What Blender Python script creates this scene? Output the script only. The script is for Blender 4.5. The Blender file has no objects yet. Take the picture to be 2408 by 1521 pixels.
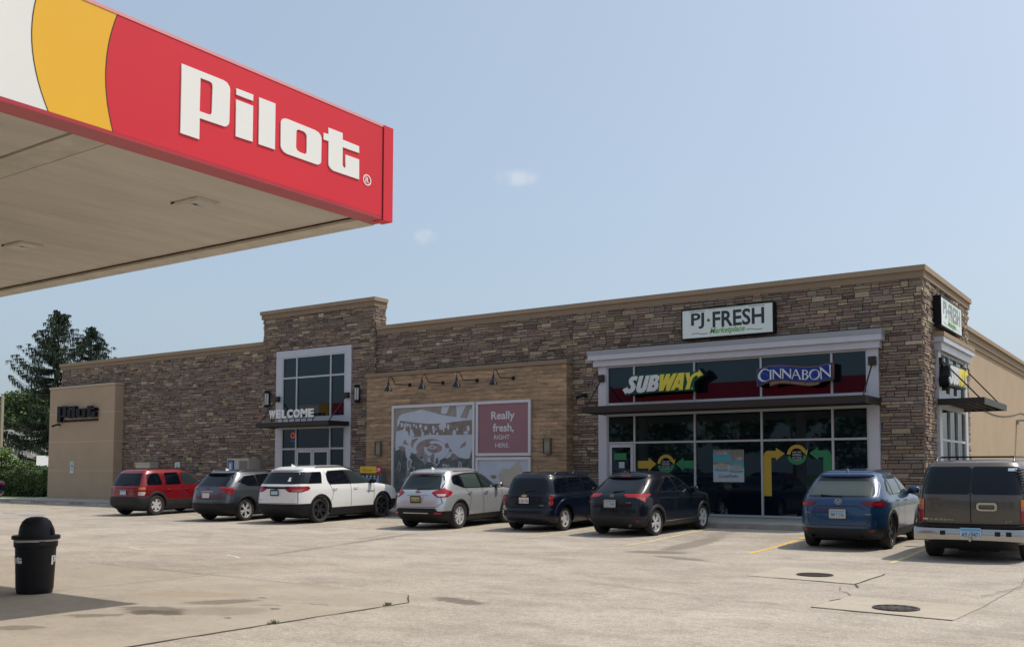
import bpy, bmesh, math, random
from mathutils import Vector, Matrix
R = math.radians
scene = bpy.context.scene
C = scene.collection
# ------------------------------------------------------------------ camera
SUN_AZ = 50.5          # degrees from +X towards +Y
SUN_EL = 58.3
cam_d = bpy.data.cameras.new('camera'); cam = bpy.data.objects.new('camera', cam_d); C.objects.link(cam)
scene.camera = cam
yaw, pitch, roll = 0.609890484, 0.0614460954, 0.00211467375
fw = Vector((-math.sin(yaw)*math.cos(pitch), math.cos(yaw)*math.cos(pitch), math.sin(pitch)))
rt = Vector((math.cos(yaw), math.sin(yaw), 0)); up = rt.cross(fw)
r2 = rt*math.cos(roll)+up*math.sin(roll); u2 = -rt*math.sin(roll)+up*math.cos(roll)
M = Matrix((r2, u2, -fw)).transposed().to_4x4(); M.translation = (0, 0, 1.6)
cam.matrix_world = M
cam_d.sensor_width = 36; cam_d.sensor_fit = 'HORIZONTAL'
cam_d.lens = 36*2304.88/2408
cam_d.shift_y = (968.7-760.5)/2408
cam_d.clip_start = .1; cam_d.clip_end = 3000
# ------------------------------------------------------------------ world, sun, exposure
w = bpy.data.worlds.new('World'); scene.world = w; w.use_nodes = True
nt = w.node_tree; nt.nodes.clear()
sky = nt.nodes.new('ShaderNodeTexSky'); sky.sky_type = 'NISHITA'; sky.sun_disc = False
sky.sun_elevation = R(SUN_EL); sky.sun_rotation = R(90-SUN_AZ)
sky.altitude = 200; sky.air_density = 1.0; sky.dust_density = 5.0; sky.ozone_density = 1.4
bg = nt.nodes.new('ShaderNodeBackground'); bg.inputs['Strength'].default_value = 0.15
wo = nt.nodes.new('ShaderNodeOutputWorld')
# two faint cloud wisps and thin high haze, by direction
tc = nt.nodes.new('ShaderNodeTexCoord')
def wnode(t, **k):
    n = nt.nodes.new(t)
    for a, b in k.items(): setattr(n, a, b)
    return n
def wisp(d, sx, sz, amt):
    d = Vector(d).normalized()
    h = Vector((d.y, -d.x, 0)).normalized(); v = h.cross(d)
    comb = []
    for ax, s in ((h, sx), (v, sz)):
        dt = wnode('ShaderNodeVectorMath', operation='DOT_PRODUCT'); nt.links.new(tc.outputs['Generated'], dt.inputs[0]); dt.inputs[1].default_value = ax
        m = wnode('ShaderNodeMath', operation='SUBTRACT'); nt.links.new(dt.outputs['Value'], m.inputs[0]); m.inputs[1].default_value = d.dot(ax)
        q = wnode('ShaderNodeMath', operation='DIVIDE'); nt.links.new(m.outputs[0], q.inputs[0]); q.inputs[1].default_value = s
        p = wnode('ShaderNodeMath', operation='MULTIPLY'); nt.links.new(q.outputs[0], p.inputs[0]); nt.links.new(q.outputs[0], p.inputs[1]); comb.append(p)
    a = wnode('ShaderNodeMath', operation='ADD'); nt.links.new(comb[0].outputs[0], a.inputs[0]); nt.links.new(comb[1].outputs[0], a.inputs[1])
    mr = wnode('ShaderNodeMapRange', interpolation_type='SMOOTHSTEP'); nt.links.new(a.outputs[0], mr.inputs[0])
    mr.inputs[1].default_value = 0; mr.inputs[2].default_value = 1; mr.inputs[3].default_value = amt; mr.inputs[4].default_value = 0
    no = wnode('ShaderNodeTexNoise'); nt.links.new(tc.outputs['Generated'], no.inputs['Vector']); no.inputs['Scale'].default_value = 60; no.inputs['Detail'].default_value = 6
    mr2 = wnode('ShaderNodeMapRange'); nt.links.new(no.outputs[0], mr2.inputs[0]); mr2.inputs[1].default_value = .35; mr2.inputs[2].default_value = .65
    mu = wnode('ShaderNodeMath', operation='MULTIPLY'); nt.links.new(mr.outputs[0], mu.inputs[0]); nt.links.new(mr2.outputs[0], mu.inputs[1])
    return mu
col = sky.outputs[0]
# thin milky summer haze over the whole sky
hz = wnode('ShaderNodeMixRGB', blend_type='MIX'); hz.inputs[0].default_value = SKYHAZE = .42
nt.links.new(col, hz.inputs[1]); hz.inputs[2].default_value = (4.35, 5.4, 6.35, 1); col = hz.outputs[0]
for d, sx, sz, amt in (((-.56, .81, .30), .026, .010, .42), ((-.64, .76, .24), .014, .010, .4)):
    f = wisp(d, sx, sz, amt)
    mx = wnode('ShaderNodeMixRGB', blend_type='MIX'); nt.links.new(f.outputs[0], mx.inputs[0]); nt.links.new(col, mx.inputs[1]); mx.inputs[2].default_value = (5.6, 5.7, 5.8, 1)
    col = mx.outputs[0]
nt.links.new(col, bg.inputs['Color']); nt.links.new(bg.outputs[0], wo.inputs[0])
sd = bpy.data.lights.new('sun', 'SUN'); sd.energy = 3.6; sd.angle = R(.53); sd.color = (1.0, .93, .82)
so = bpy.data.objects.new('sun', sd); C.objects.link(so)
sv = Vector((math.cos(R(SUN_EL))*math.cos(R(SUN_AZ)), math.cos(R(SUN_EL))*math.sin(R(SUN_AZ)), math.sin(R(SUN_EL))))
so.rotation_euler = sv.to_track_quat('Z', 'Y').to_euler(); so.location = (0, 0, 30)
vs = scene.view_settings; vs.view_transform = 'Standard'; vs.look = 'None'; vs.exposure = -0.05; vs.gamma = 1; vs.use_curve_mapping = False
rng = random.Random(7)

# ------------------------------------------------------------------ helpers
def mat(name, col, rough=.6, metal=0, spec=.5, coat=0, emis=None, vary=None, bump=None, ior=None, attr=None, coatrough=.03, stretch=None):
    m = bpy.data.materials.new(name); m.use_nodes = True
    t = m.node_tree; b = t.nodes['Principled BSDF']
    c = tuple(col)+(1,)
    b.inputs['Base Color'].default_value = c; b.inputs['Roughness'].default_value = rough; b.inputs['Metallic'].default_value = metal
    b.inputs['Specular IOR Level'].default_value = spec; b.inputs['Coat Weight'].default_value = coat; b.inputs['Coat Roughness'].default_value = coatrough
    if ior: b.inputs['IOR'].default_value = ior
    if emis: b.inputs['Emission Color'].default_value = tuple(emis[0])+(1,); b.inputs['Emission Strength'].default_value = emis[1]
    src = None; geo = None
    if vary or bump:
        geo = t.nodes.new('ShaderNodeNewGeometry'); pos = geo.outputs['Position']
        if stretch:
            mp = t.nodes.new('ShaderNodeMapping'); mp.inputs['Scale'].default_value = stretch; t.links.new(pos, mp.inputs[0]); pos = mp.outputs[0]
    if attr:
        a = t.nodes.new('ShaderNodeAttribute'); a.attribute_name = attr; src = a.outputs['Color']
    if vary:
        scale, amt = vary[:2]
        n = t.nodes.new('ShaderNodeTexNoise'); n.inputs['Scale'].default_value = scale; n.inputs['Detail'].default_value = 6; n.inputs['Roughness'].default_value = .65
        t.links.new(pos, n.inputs['Vector'])
        mr = t.nodes.new('ShaderNodeMapRange'); t.links.new(n.outputs[0], mr.inputs[0]); mr.inputs[1].default_value = .3; mr.inputs[2].default_value = .7
        mr.inputs[3].default_value = 1-amt; mr.inputs[4].default_value = 1+amt
        mx = t.nodes.new('ShaderNodeVectorMath'); mx.operation = 'SCALE'
        if src: t.links.new(src, mx.inputs[0])
        else: mx.inputs[0].default_value = col
        t.links.new(mr.outputs[0], mx.inputs['Scale']); src = mx.outputs[0]
    if src: t.links.new(src, b.inputs['Base Color'])
    if bump:
        n = t.nodes.new('ShaderNodeTexNoise'); n.inputs['Scale'].default_value = bump[0]; n.inputs['Detail'].default_value = 5
        t.links.new(pos, n.inputs['Vector'])
        bp = t.nodes.new('ShaderNodeBump'); bp.inputs['Strength'].default_value = bump[1]; bp.inputs['Distance'].default_value = bump[2]
        t.links.new(n.outputs[0], bp.inputs['Height']); t.links.new(bp.outputs[0], b.inputs['Normal'])
    return m

class MB:
    def __init__(s): s.v = []; s.f = []; s.mi = []; s.c = []; s.has = False
    def face(s, pts, mi=0, col=None):
        n = len(s.v); s.v += [tuple(p) for p in pts]; s.f.append(tuple(range(n, n+len(pts)))); s.mi.append(mi); s.c.append(col)
        if col: s.has = True
    def box(s, x0, x1, y0, y1, z0, z1, mi=0, col=None, skip=()):
        n = len(s.v)
        s.v += [(x0, y0, z0), (x1, y0, z0), (x1, y1, z0), (x0, y1, z0), (x0, y0, z1), (x1, y0, z1), (x1, y1, z1), (x0, y1, z1)]
        fs = {'b': (0, 3, 2, 1), 't': (4, 5, 6, 7), 'f': (0, 1, 5, 4), 'r': (1, 2, 6, 5), 'k': (2, 3, 7, 6), 'l': (3, 0, 4, 7)}
        for k, q in fs.items():
            if k in skip: continue
            s.f.append(tuple(n+i for i in q)); s.mi.append(mi); s.c.append(col)
        if col: s.has = True
    def grid(s, rows, mi=0, flip=False, closed=False, col=None):
        n = len(s.v); m = len(rows[0])
        for r in rows: s.v += [tuple(p) for p in r]
        for i in range(len(rows)-1):
            for j in range(m if closed else m-1):
                k = (j+1) % m
                q = (n+i*m+j, n+i*m+k, n+(i+1)*m+k, n+(i+1)*m+j)
                s.f.append(q[::-1] if flip else q); s.mi.append(mi); s.c.append(col)
    def tube(s, pts, r, n=8, mi=0, cap=True):
        pts = [Vector(p) for p in pts]; rows = []
        rr = r if isinstance(r, (list, tuple)) else [r]*len(pts)
        for i, p in enumerate(pts):
            a = pts[max(0, i-1)]; b = pts[min(len(pts)-1, i+1)]; d = (b-a).normalized()
            h = Vector((0, 0, 1)) if abs(d.z) < .9 else Vector((1, 0, 0))
            u = d.cross(h).normalized(); v = d.cross(u)
            rows.append([p+(u*math.cos(2*math.pi*k/n)+v*math.sin(2*math.pi*k/n))*rr[i] for k in range(n)])
        s.grid(rows, mi, closed=True)
        if cap: s.face(rows[0], mi); s.face(rows[-1][::-1], mi)
    def lathe(s, prof, c=(0, 0, 0), n=24, mi=0, axis='z', cap=False):
        rows = []
        for r, h in prof:
            row = []
            for k in range(n):
                a = 2*math.pi*k/n
                if axis == 'z': row.append((c[0]+r*math.cos(a), c[1]+r*math.sin(a), c[2]+h))
                else: row.append((c[0]+r*math.cos(a), c[1]+h, c[2]+r*math.sin(a)))
            rows.append(row)
        s.grid(rows, mi, closed=True)
        if cap: s.face(rows[0][::-1], mi); s.face(rows[-1], mi)
    def build(s, name, mats, parent=None, smooth=False, angle=40, kind=None, **tags):
        me = bpy.data.meshes.new(name); me.from_pydata(s.v, [], s.f); me.update()
        if not isinstance(mats, (list, tuple)): mats = [mats]
        for m in mats: me.materials.append(m)
        me.polygons.foreach_set('material_index', s.mi)
        if s.has:
            at = me.color_attributes.new('tint', 'FLOAT_COLOR', 'CORNER'); buf = []
            for p, c in zip(me.polygons, s.c):
                buf += (list(c)+[1])*p.loop_total if c else [1, 1, 1, 1]*p.loop_total
            at.data.foreach_set('color', buf)
        return finish(me, name, parent, smooth, angle, kind, **tags)

def finish(me, name, parent=None, smooth=False, angle=40, kind=None, **tags):
    if smooth:
        me.polygons.foreach_set('use_smooth', [True]*len(me.polygons))
        me.set_sharp_from_angle(angle=R(angle))
    o = bpy.data.objects.new(name, me); C.objects.link(o)
    if parent is not None: o.parent = parent
    if kind: o['kind'] = kind
    for k, v in tags.items(): o[k] = v
    return o

def thing(name, label, cat, loc=(0, 0, 0), rot=(0, 0, 0), group=None):
    o = bpy.data.objects.new(name, None); C.objects.link(o); o.location = loc; o.rotation_euler = rot
    o['label'] = label; o['category'] = cat
    if group: o['group'] = group
    return o
def tag(o, label, cat, group=None):
    o['label'] = label; o['category'] = cat
    if group: o['group'] = group
    return o
def copy_tree(o, parent=None):
    c = o.copy(); C.objects.link(c); c.parent = parent
    for ch in list(o.children): copy_tree(ch, c)
    return c

FX = (Vector((1, 0, 0)), Vector((0, 0, 1)))     # facing -Y (towards the lot)
SX = (Vector((0, 1, 0)), Vector((0, 0, 1)))     # facing +X
def curve_mesh(cu):
    ob = bpy.data.objects.new('t', cu); C.objects.link(ob)
    dg = bpy.context.evaluated_depsgraph_get(); me = bpy.data.meshes.new_from_object(ob.evaluated_get(dg))
    bpy.data.objects.remove(ob); bpy.data.curves.remove(cu)
    return me
def place(me, O, Rv, Uv, off=0):
    N = Rv.cross(Uv); O = Vector(O)
    for v in me.vertices: v.co = O+Rv*v.co.x+Uv*v.co.y+N*(v.co.z+off)
    me.update(); return me
def shape(name, polys, m, parent, O=(0, 0, 0), axes=FX, depth=.01, off=0, **tags):
    """flat outline(s) extruded: front face sits depth in front of O's plane; inner outlines become holes"""
    cu = bpy.data.curves.new('c', 'CURVE'); cu.dimensions = '2D'; cu.fill_mode = 'BOTH'; cu.extrude = depth/2
    for p in polys:
        sp = cu.splines.new('POLY'); sp.points.add(len(p)-1)
        for i, q in enumerate(p): sp.points[i].co = (q[0], q[1], 0, 1)
        sp.use_cyclic_u = True
    me = curve_mesh(cu); place(me, O, axes[0], axes[1], depth/2+off)
    me.materials.clear(); me.materials.append(m)
    return finish(me, name, parent, **tags)
def text(name, s, m, parent, O, axes, w=None, h=None, depth=.01, bold=0, shear=0, align='CENTER', space=1, **tags):
    cu = bpy.data.curves.new('t', 'FONT'); cu.body = s; cu.size = 1; cu.extrude = depth/2/ (h or 1); cu.offset = bold; cu.shear = shear; cu.align_x = align
    cu.space_character = space; cu.resolution_u = 3
    me = curve_mesh(cu)
    xs = [v.co.x for v in me.vertices]; ys = [v.co.y for v in me.vertices]
    if not xs: return None
    kx0, kx1, ky0, ky1 = min(xs), max(xs), min(ys), max(ys)
    sy = h/(ky1-ky0) if h else w/(kx1-kx0)
    sx = w/(kx1-kx0) if w else sy
    cx = (kx0+kx1)/2
    for v in me.vertices: v.co.x = (v.co.x-cx)*sx; v.co.y = (v.co.y-ky0)*sy; v.co.z = math.copysign(depth/2, v.co.z) if depth else 0
    place(me, O, axes[0], axes[1], depth/2)
    me.materials.clear(); me.materials.append(m)
    return finish(me, name, parent, **tags)
def circ(cx, cy, r, n=24, ry=None, a0=0, a1=360):
    ry = ry or r
    full = abs(a1-a0) >= 360
    return [(cx+r*math.cos(R(a0+(a1-a0)*i/(n if full else n-1))), cy+ry*math.sin(R(a0+(a1-a0)*i/(n if full else n-1)))) for i in range(n)]
def rect(x0, x1, y0, y1): return [(x0, y0), (x1, y0), (x1, y1), (x0, y1)]
PILOT=[
  [ [(6.272, 5.891), (6.812, 5.893), (6.86, 5.882), (6.895, 5.85), (6.905, 5.821), (6.902, 5.459), (6.896, 5.425), (6.872, 5.398), (6.844, 5.382), (6.512, 5.377), (6.512, 5.146), (6.274, 5.147)] , [(6.511, 5.817), (6.625, 5.818), (6.658, 5.811), (6.67, 5.783), (6.666, 5.491), (6.657, 5.464), (6.639, 5.453), (6.508, 5.451)] ],
  [ [(6.99, 5.861), (7.23, 5.864), (7.227, 5.791), (6.991, 5.79)]   ],
  [ [(6.991, 5.734), (7.229, 5.735), (7.231, 5.322), (6.991, 5.317)]   ],
  [ [(7.316, 5.862), (7.555, 5.864), (7.558, 5.322), (7.317, 5.32)]   ],
  [ [(7.708, 5.734), (7.741, 5.739), (8.182, 5.734), (8.241, 5.721), (8.28, 5.692), (8.29, 5.66), (8.289, 5.377), (8.278, 5.348), (8.249, 5.327), (8.214, 5.32), (7.739, 5.322), (7.689, 5.336), (7.656, 5.365), (7.643, 5.395), (7.641, 5.673), (7.654, 5.703), (7.676, 5.722)] , [(7.92, 5.665), (7.999, 5.664), (8.034, 5.649), (8.048, 5.626), (8.05, 5.426), (8.039, 5.406), (8.016, 5.395), (7.937, 5.396), (7.897, 5.411), (7.88, 5.44), (7.882, 5.629), (7.892, 5.651)] ],
  [ [(8.406, 5.831), (8.648, 5.832), (8.65, 5.749), (8.944, 5.746), (8.946, 5.659), (8.651, 5.654), (8.652, 5.437), (8.661, 5.412), (8.683, 5.402), (8.706, 5.406), (8.705, 5.574), (8.947, 5.575), (8.951, 5.318), (8.5, 5.315), (8.451, 5.331), (8.417, 5.362), (8.411, 5.392), (8.409, 5.662), (8.325, 5.661), (8.324, 5.743), (8.407, 5.748)]   ],
]
SUB={
 'S':[(-14.329, 4.603), (-14.369, 4.626), (-14.432, 4.634), (-14.543, 4.621), (-14.623, 4.562), (-14.647, 4.478), (-14.632, 4.406), (-14.577, 4.318), (-14.577, 4.275), (-14.625, 4.235), (-14.669, 4.237), (-14.696, 4.267), (-14.691, 4.305), (-14.873, 4.232), (-14.766, 4.064), (-14.745, 4.112), (-14.626, 4.093), (-14.514, 4.13), (-14.435, 4.212), (-14.41, 4.295), (-14.433, 4.374), (-14.496, 4.456), (-14.488, 4.498), (-14.433, 4.509), (-14.378, 4.478)],
 'U':[(-14.274, 4.621), (-14.133, 4.634), (-14.229, 4.301), (-14.233, 4.252), (-14.206, 4.236), (-14.175, 4.256), (-14.047, 4.629), (-13.915, 4.629), (-14.034, 4.207), (-14.105, 4.126), (-14.215, 4.096), (-14.325, 4.108), (-14.384, 4.167), (-14.387, 4.266)],
 'B':[(-13.884, 4.628), (-13.667, 4.637), (-13.591, 4.597), (-13.576, 4.534), (-13.607, 4.452), (-13.654, 4.419), (-13.616, 4.369), (-13.616, 4.271), (-13.655, 4.189), (-13.748, 4.131), (-14.035, 4.12)],
 'Bh':[(-13.768, 4.516), (-13.722, 4.528), (-13.712, 4.485), (-13.738, 4.445), (-13.784, 4.447)],
 'Bh2':[(-13.816, 4.323), (-13.77, 4.327), (-13.755, 4.292), (-13.778, 4.251), (-13.825, 4.239), (-13.84, 4.268)],
 'W':[(-13.552, 4.637), (-13.419, 4.637), (-13.458, 4.416), (-13.343, 4.639), (-13.213, 4.636), (-13.257, 4.461), (-13.112, 4.64), (-12.984, 4.643), (-13.245, 4.115), (-13.366, 4.117), (-13.341, 4.341), (-13.457, 4.124), (-13.602, 4.121)],
 'A':[(-12.939, 4.644), (-12.738, 4.647), (-12.802, 4.124), (-12.929, 4.13), (-12.921, 4.196), (-13.033, 4.201), (-13.079, 4.132), (-13.211, 4.127)],
 'Ah':[(-12.889, 4.456), (-12.912, 4.319), (-12.964, 4.322)],
 'Y':[(-12.708, 4.638), (-12.575, 4.642), (-12.547, 4.479), (-12.48, 4.571), (-12.391, 4.627), (-12.274, 4.641), (-12.259, 4.705), (-12.137, 4.552), (-12.305, 4.479), (-12.312, 4.541), (-12.392, 4.525), (-12.481, 4.434), (-12.527, 4.314), (-12.58, 4.132), (-12.72, 4.132), (-12.644, 4.347)],
 'dot':[(-12.521, 4.19), (-12.466, 4.188), (-12.47, 4.127), (-12.529, 4.129)],
 'bk':[(-14.905, 4.227), (-14.712, 4.346), (-14.671, 4.55), (-14.559, 4.665), (-14.416, 4.678), (-12.582, 4.689), (-12.435, 4.657), (-12.296, 4.707), (-12.273, 4.763), (-12.101, 4.556), (-12.116, 4.523), (-12.298, 4.431), (-12.409, 4.376), (-12.439, 4.241), (-12.419, 4.09), (-13.626, 4.09), (-14.09, 4.076), (-14.309, 4.058), (-14.499, 4.066), (-14.746, 4.027)],
}
CIN={
 'board':[(-10.5, 4.629), (-10.342, 4.667), (-10.078, 4.715), (-9.864, 4.719), (-9.688, 4.702), (-9.397, 4.662), (-9.053, 4.618), (-8.712, 4.62), (-8.281, 4.706), (-8.289, 4.22), (-8.607, 4.169), (-8.833, 4.152), (-9.174, 4.175), (-9.52, 4.233), (-9.753, 4.262), (-9.99, 4.263), (-10.229, 4.206), (-10.495, 4.12)],
 'blue':[(-10.476, 4.61), (-10.343, 4.637), (-10.078, 4.686), (-9.865, 4.694), (-9.688, 4.677), (-9.398, 4.637), (-9.053, 4.593), (-8.712, 4.594), (-8.298, 4.679), (-8.305, 4.243), (-8.607, 4.191), (-8.833, 4.175), (-9.174, 4.2), (-9.52, 4.256), (-9.753, 4.285), (-9.989, 4.286), (-10.228, 4.231), (-10.47, 4.154)],
 'tab':[(-10.115, 4.223), (-9.99, 4.252), (-9.754, 4.251), (-9.52, 4.222), (-9.174, 4.164), (-8.833, 4.141), (-8.664, 4.161), (-8.676, 4.116), (-8.789, 4.077), (-8.948, 4.062), (-9.176, 4.09), (-9.463, 4.144), (-9.696, 4.173), (-9.873, 4.17), (-10.111, 4.113)],
 'C':[(-10.11, 4.566), (-10.187, 4.622), (-10.259, 4.63), (-10.343, 4.597), (-10.417, 4.519), (-10.452, 4.439), (-10.449, 4.369), (-10.396, 4.296), (-10.312, 4.251), (-10.228, 4.252), (-10.144, 4.283), (-10.108, 4.322), (-10.18, 4.282), (-10.264, 4.277), (-10.347, 4.328), (-10.388, 4.412), (-10.375, 4.493), (-10.32, 4.56), (-10.259, 4.603), (-10.187, 4.593), (-10.122, 4.549)],
 'I':[(-10.11, 4.589), (-10.032, 4.584), (-10.047, 4.573), (-10.05, 4.318), (-10.036, 4.3), (-10.108, 4.298), (-10.096, 4.321), (-10.092, 4.576)],
 'N1':[(-10.026, 4.584), (-9.973, 4.587), (-9.787, 4.391), (-9.786, 4.587), (-9.801, 4.6), (-9.737, 4.596), (-9.755, 4.574), (-9.758, 4.315), (-9.776, 4.312), (-9.974, 4.517), (-9.974, 4.326), (-9.959, 4.31), (-10.013, 4.311), (-10.006, 4.328), (-10.007, 4.56)],
 'N2':[(-9.748, 4.596), (-9.69, 4.593), (-9.5, 4.387), (-9.497, 4.564), (-9.509, 4.577), (-9.457, 4.574), (-9.468, 4.557), (-9.467, 4.299), (-9.484, 4.3), (-9.691, 4.512), (-9.694, 4.328), (-9.68, 4.31), (-9.735, 4.31), (-9.723, 4.33), (-9.72, 4.56)],
 'A':[(-9.323, 4.566), (-9.301, 4.553), (-9.19, 4.284), (-9.167, 4.255), (-9.248, 4.257), (-9.224, 4.275), (-9.269, 4.38), (-9.39, 4.381), (-9.426, 4.297), (-9.397, 4.284), (-9.467, 4.288), (-9.449, 4.304), (-9.353, 4.527)],
 'Ah':[(-9.336, 4.515), (-9.28, 4.403), (-9.38, 4.403)],
 'B':[(-9.168, 4.534), (-9.054, 4.527), (-8.997, 4.501), (-8.975, 4.454), (-8.993, 4.416), (-9.033, 4.401), (-8.971, 4.369), (-8.955, 4.323), (-8.99, 4.268), (-9.059, 4.243), (-9.162, 4.252), (-9.15, 4.271), (-9.144, 4.515)],
 'Bh':[(-9.098, 4.507), (-9.054, 4.504), (-9.021, 4.48), (-9.021, 4.44), (-9.056, 4.419), (-9.102, 4.422)],
 'Bh2':[(-9.1, 4.399), (-9.045, 4.39), (-9.011, 4.349), (-9.024, 4.292), (-9.064, 4.27), (-9.104, 4.274)],
 'N3':[(-8.668, 4.576), (-8.606, 4.576), (-8.364, 4.347), (-8.371, 4.599), (-8.393, 4.623), (-8.321, 4.63), (-8.334, 4.603), (-8.336, 4.278), (-8.36, 4.279), (-8.602, 4.506), (-8.589, 4.269), (-8.573, 4.244), (-8.64, 4.24), (-8.623, 4.265), (-8.629, 4.547)],
 'O':[(-8.638, 4.371), (-8.646, 4.325), (-8.669, 4.285), (-8.704, 4.254), (-8.747, 4.235), (-8.795, 4.231), (-8.843, 4.24), (-8.887, 4.264), (-8.921, 4.299), (-8.942, 4.342), (-8.949, 4.388), (-8.941, 4.434), (-8.918, 4.474), (-8.883, 4.506), (-8.839, 4.524), (-8.79, 4.529), (-8.742, 4.519), (-8.699, 4.495), (-8.666, 4.46), (-8.644, 4.417)],
 'Oh':[(-8.68, 4.373), (-8.693, 4.335), (-8.716, 4.301), (-8.747, 4.275), (-8.781, 4.259), (-8.818, 4.254), (-8.851, 4.262), (-8.879, 4.282), (-8.899, 4.311), (-8.908, 4.347), (-8.906, 4.386), (-8.893, 4.424), (-8.87, 4.458), (-8.839, 4.485), (-8.804, 4.501), (-8.768, 4.505), (-8.735, 4.497), (-8.707, 4.477), (-8.687, 4.448), (-8.678, 4.412)],
}
FOOD={
 'bun':[(-24.433, 3.283), (-24.436, 3.538), (-24.337, 3.687), (-24.181, 3.767), (-23.629, 3.832), (-23.303, 3.896), (-22.764, 3.787), (-22.339, 3.674), (-21.818, 3.592), (-21.162, 3.508), (-21.043, 3.793), (-20.963, 3.847), (-20.902, 3.772), (-20.9, 3.452), (-21.508, 3.421), (-22.232, 3.36), (-22.974, 3.363), (-23.625, 3.431), (-24.29, 3.517), (-24.333, 3.382)],
 'crust':[(-24.422, 3.317), (-24.29, 3.533), (-23.625, 3.447), (-22.974, 3.38), (-22.232, 3.376), (-21.508, 3.437), (-20.9, 3.46), (-20.897, 2.908), (-21.709, 2.908), (-22.228, 2.918), (-23.402, 2.942), (-24.174, 3.125), (-24.42, 3.148)],
 'low':[(-24.517, 2.811), (-24.476, 3.115), (-24.219, 3.169), (-23.707, 2.881), (-23.401, 2.892), (-22.97, 2.95), (-22.333, 2.937), (-20.907, 2.932), (-20.895, 2.589), (-21.033, 2.095), (-21.214, 2.081), (-21.499, 2.131), (-21.746, 2.278), (-21.931, 2.134), (-22.076, 2.086), (-22.222, 2.185), (-22.328, 2.283), (-23.503, 2.245), (-23.789, 2.347), (-23.744, 2.297), (-23.873, 2.064), (-23.985, 2.165), (-24.056, 2.551), (-24.512, 2.388)],
 'a':[(-23.706, 2.797), (-23.422, 2.859), (-23.505, 2.477), (-23.702, 2.497), (-23.77, 2.631)],
 'b':[(-23.354, 2.575), (-22.968, 2.751), (-22.755, 2.789), (-23.009, 2.57), (-23.03, 2.455), (-23.266, 2.358), (-23.396, 2.426)],
 'c':[(-22.433, 2.35), (-22.121, 2.558), (-22.099, 2.395), (-22.265, 2.34)],
 'd':[(-22.901, 2.453), (-22.647, 2.582), (-22.373, 2.61), (-22.54, 2.482), (-22.752, 2.435)],
 'e':[(-22.333, 2.855), (-22.144, 2.77), (-22.185, 2.722), (-22.353, 2.806)],
 'f':[(-21.994, 2.345), (-21.913, 2.474), (-21.808, 2.327)],
 'g':[(-21.491, 2.453), (-21.38, 2.596), (-21.198, 2.705), (-21.217, 2.529)],
 'h':[(-24.39, 2.556), (-24.167, 2.57), (-24.055, 2.467), (-24.098, 2.367), (-24.277, 2.42)],
 'i':[(-22.775, 2.682), (-22.627, 2.729), (-22.562, 2.63), (-22.753, 2.616)],
 'j':[(-22.437, 2.775), (-22.289, 2.658), (-22.394, 2.66)],
 'k':[(-21.849, 2.279), (-21.746, 2.278), (-21.458, 2.114), (-21.868, 2.02)],
 'l':[(-24.146, 2.67), (-24.059, 2.803), (-23.97, 2.768), (-24.013, 2.702), (-23.836, 2.632), (-23.968, 2.617)],
}
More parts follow.
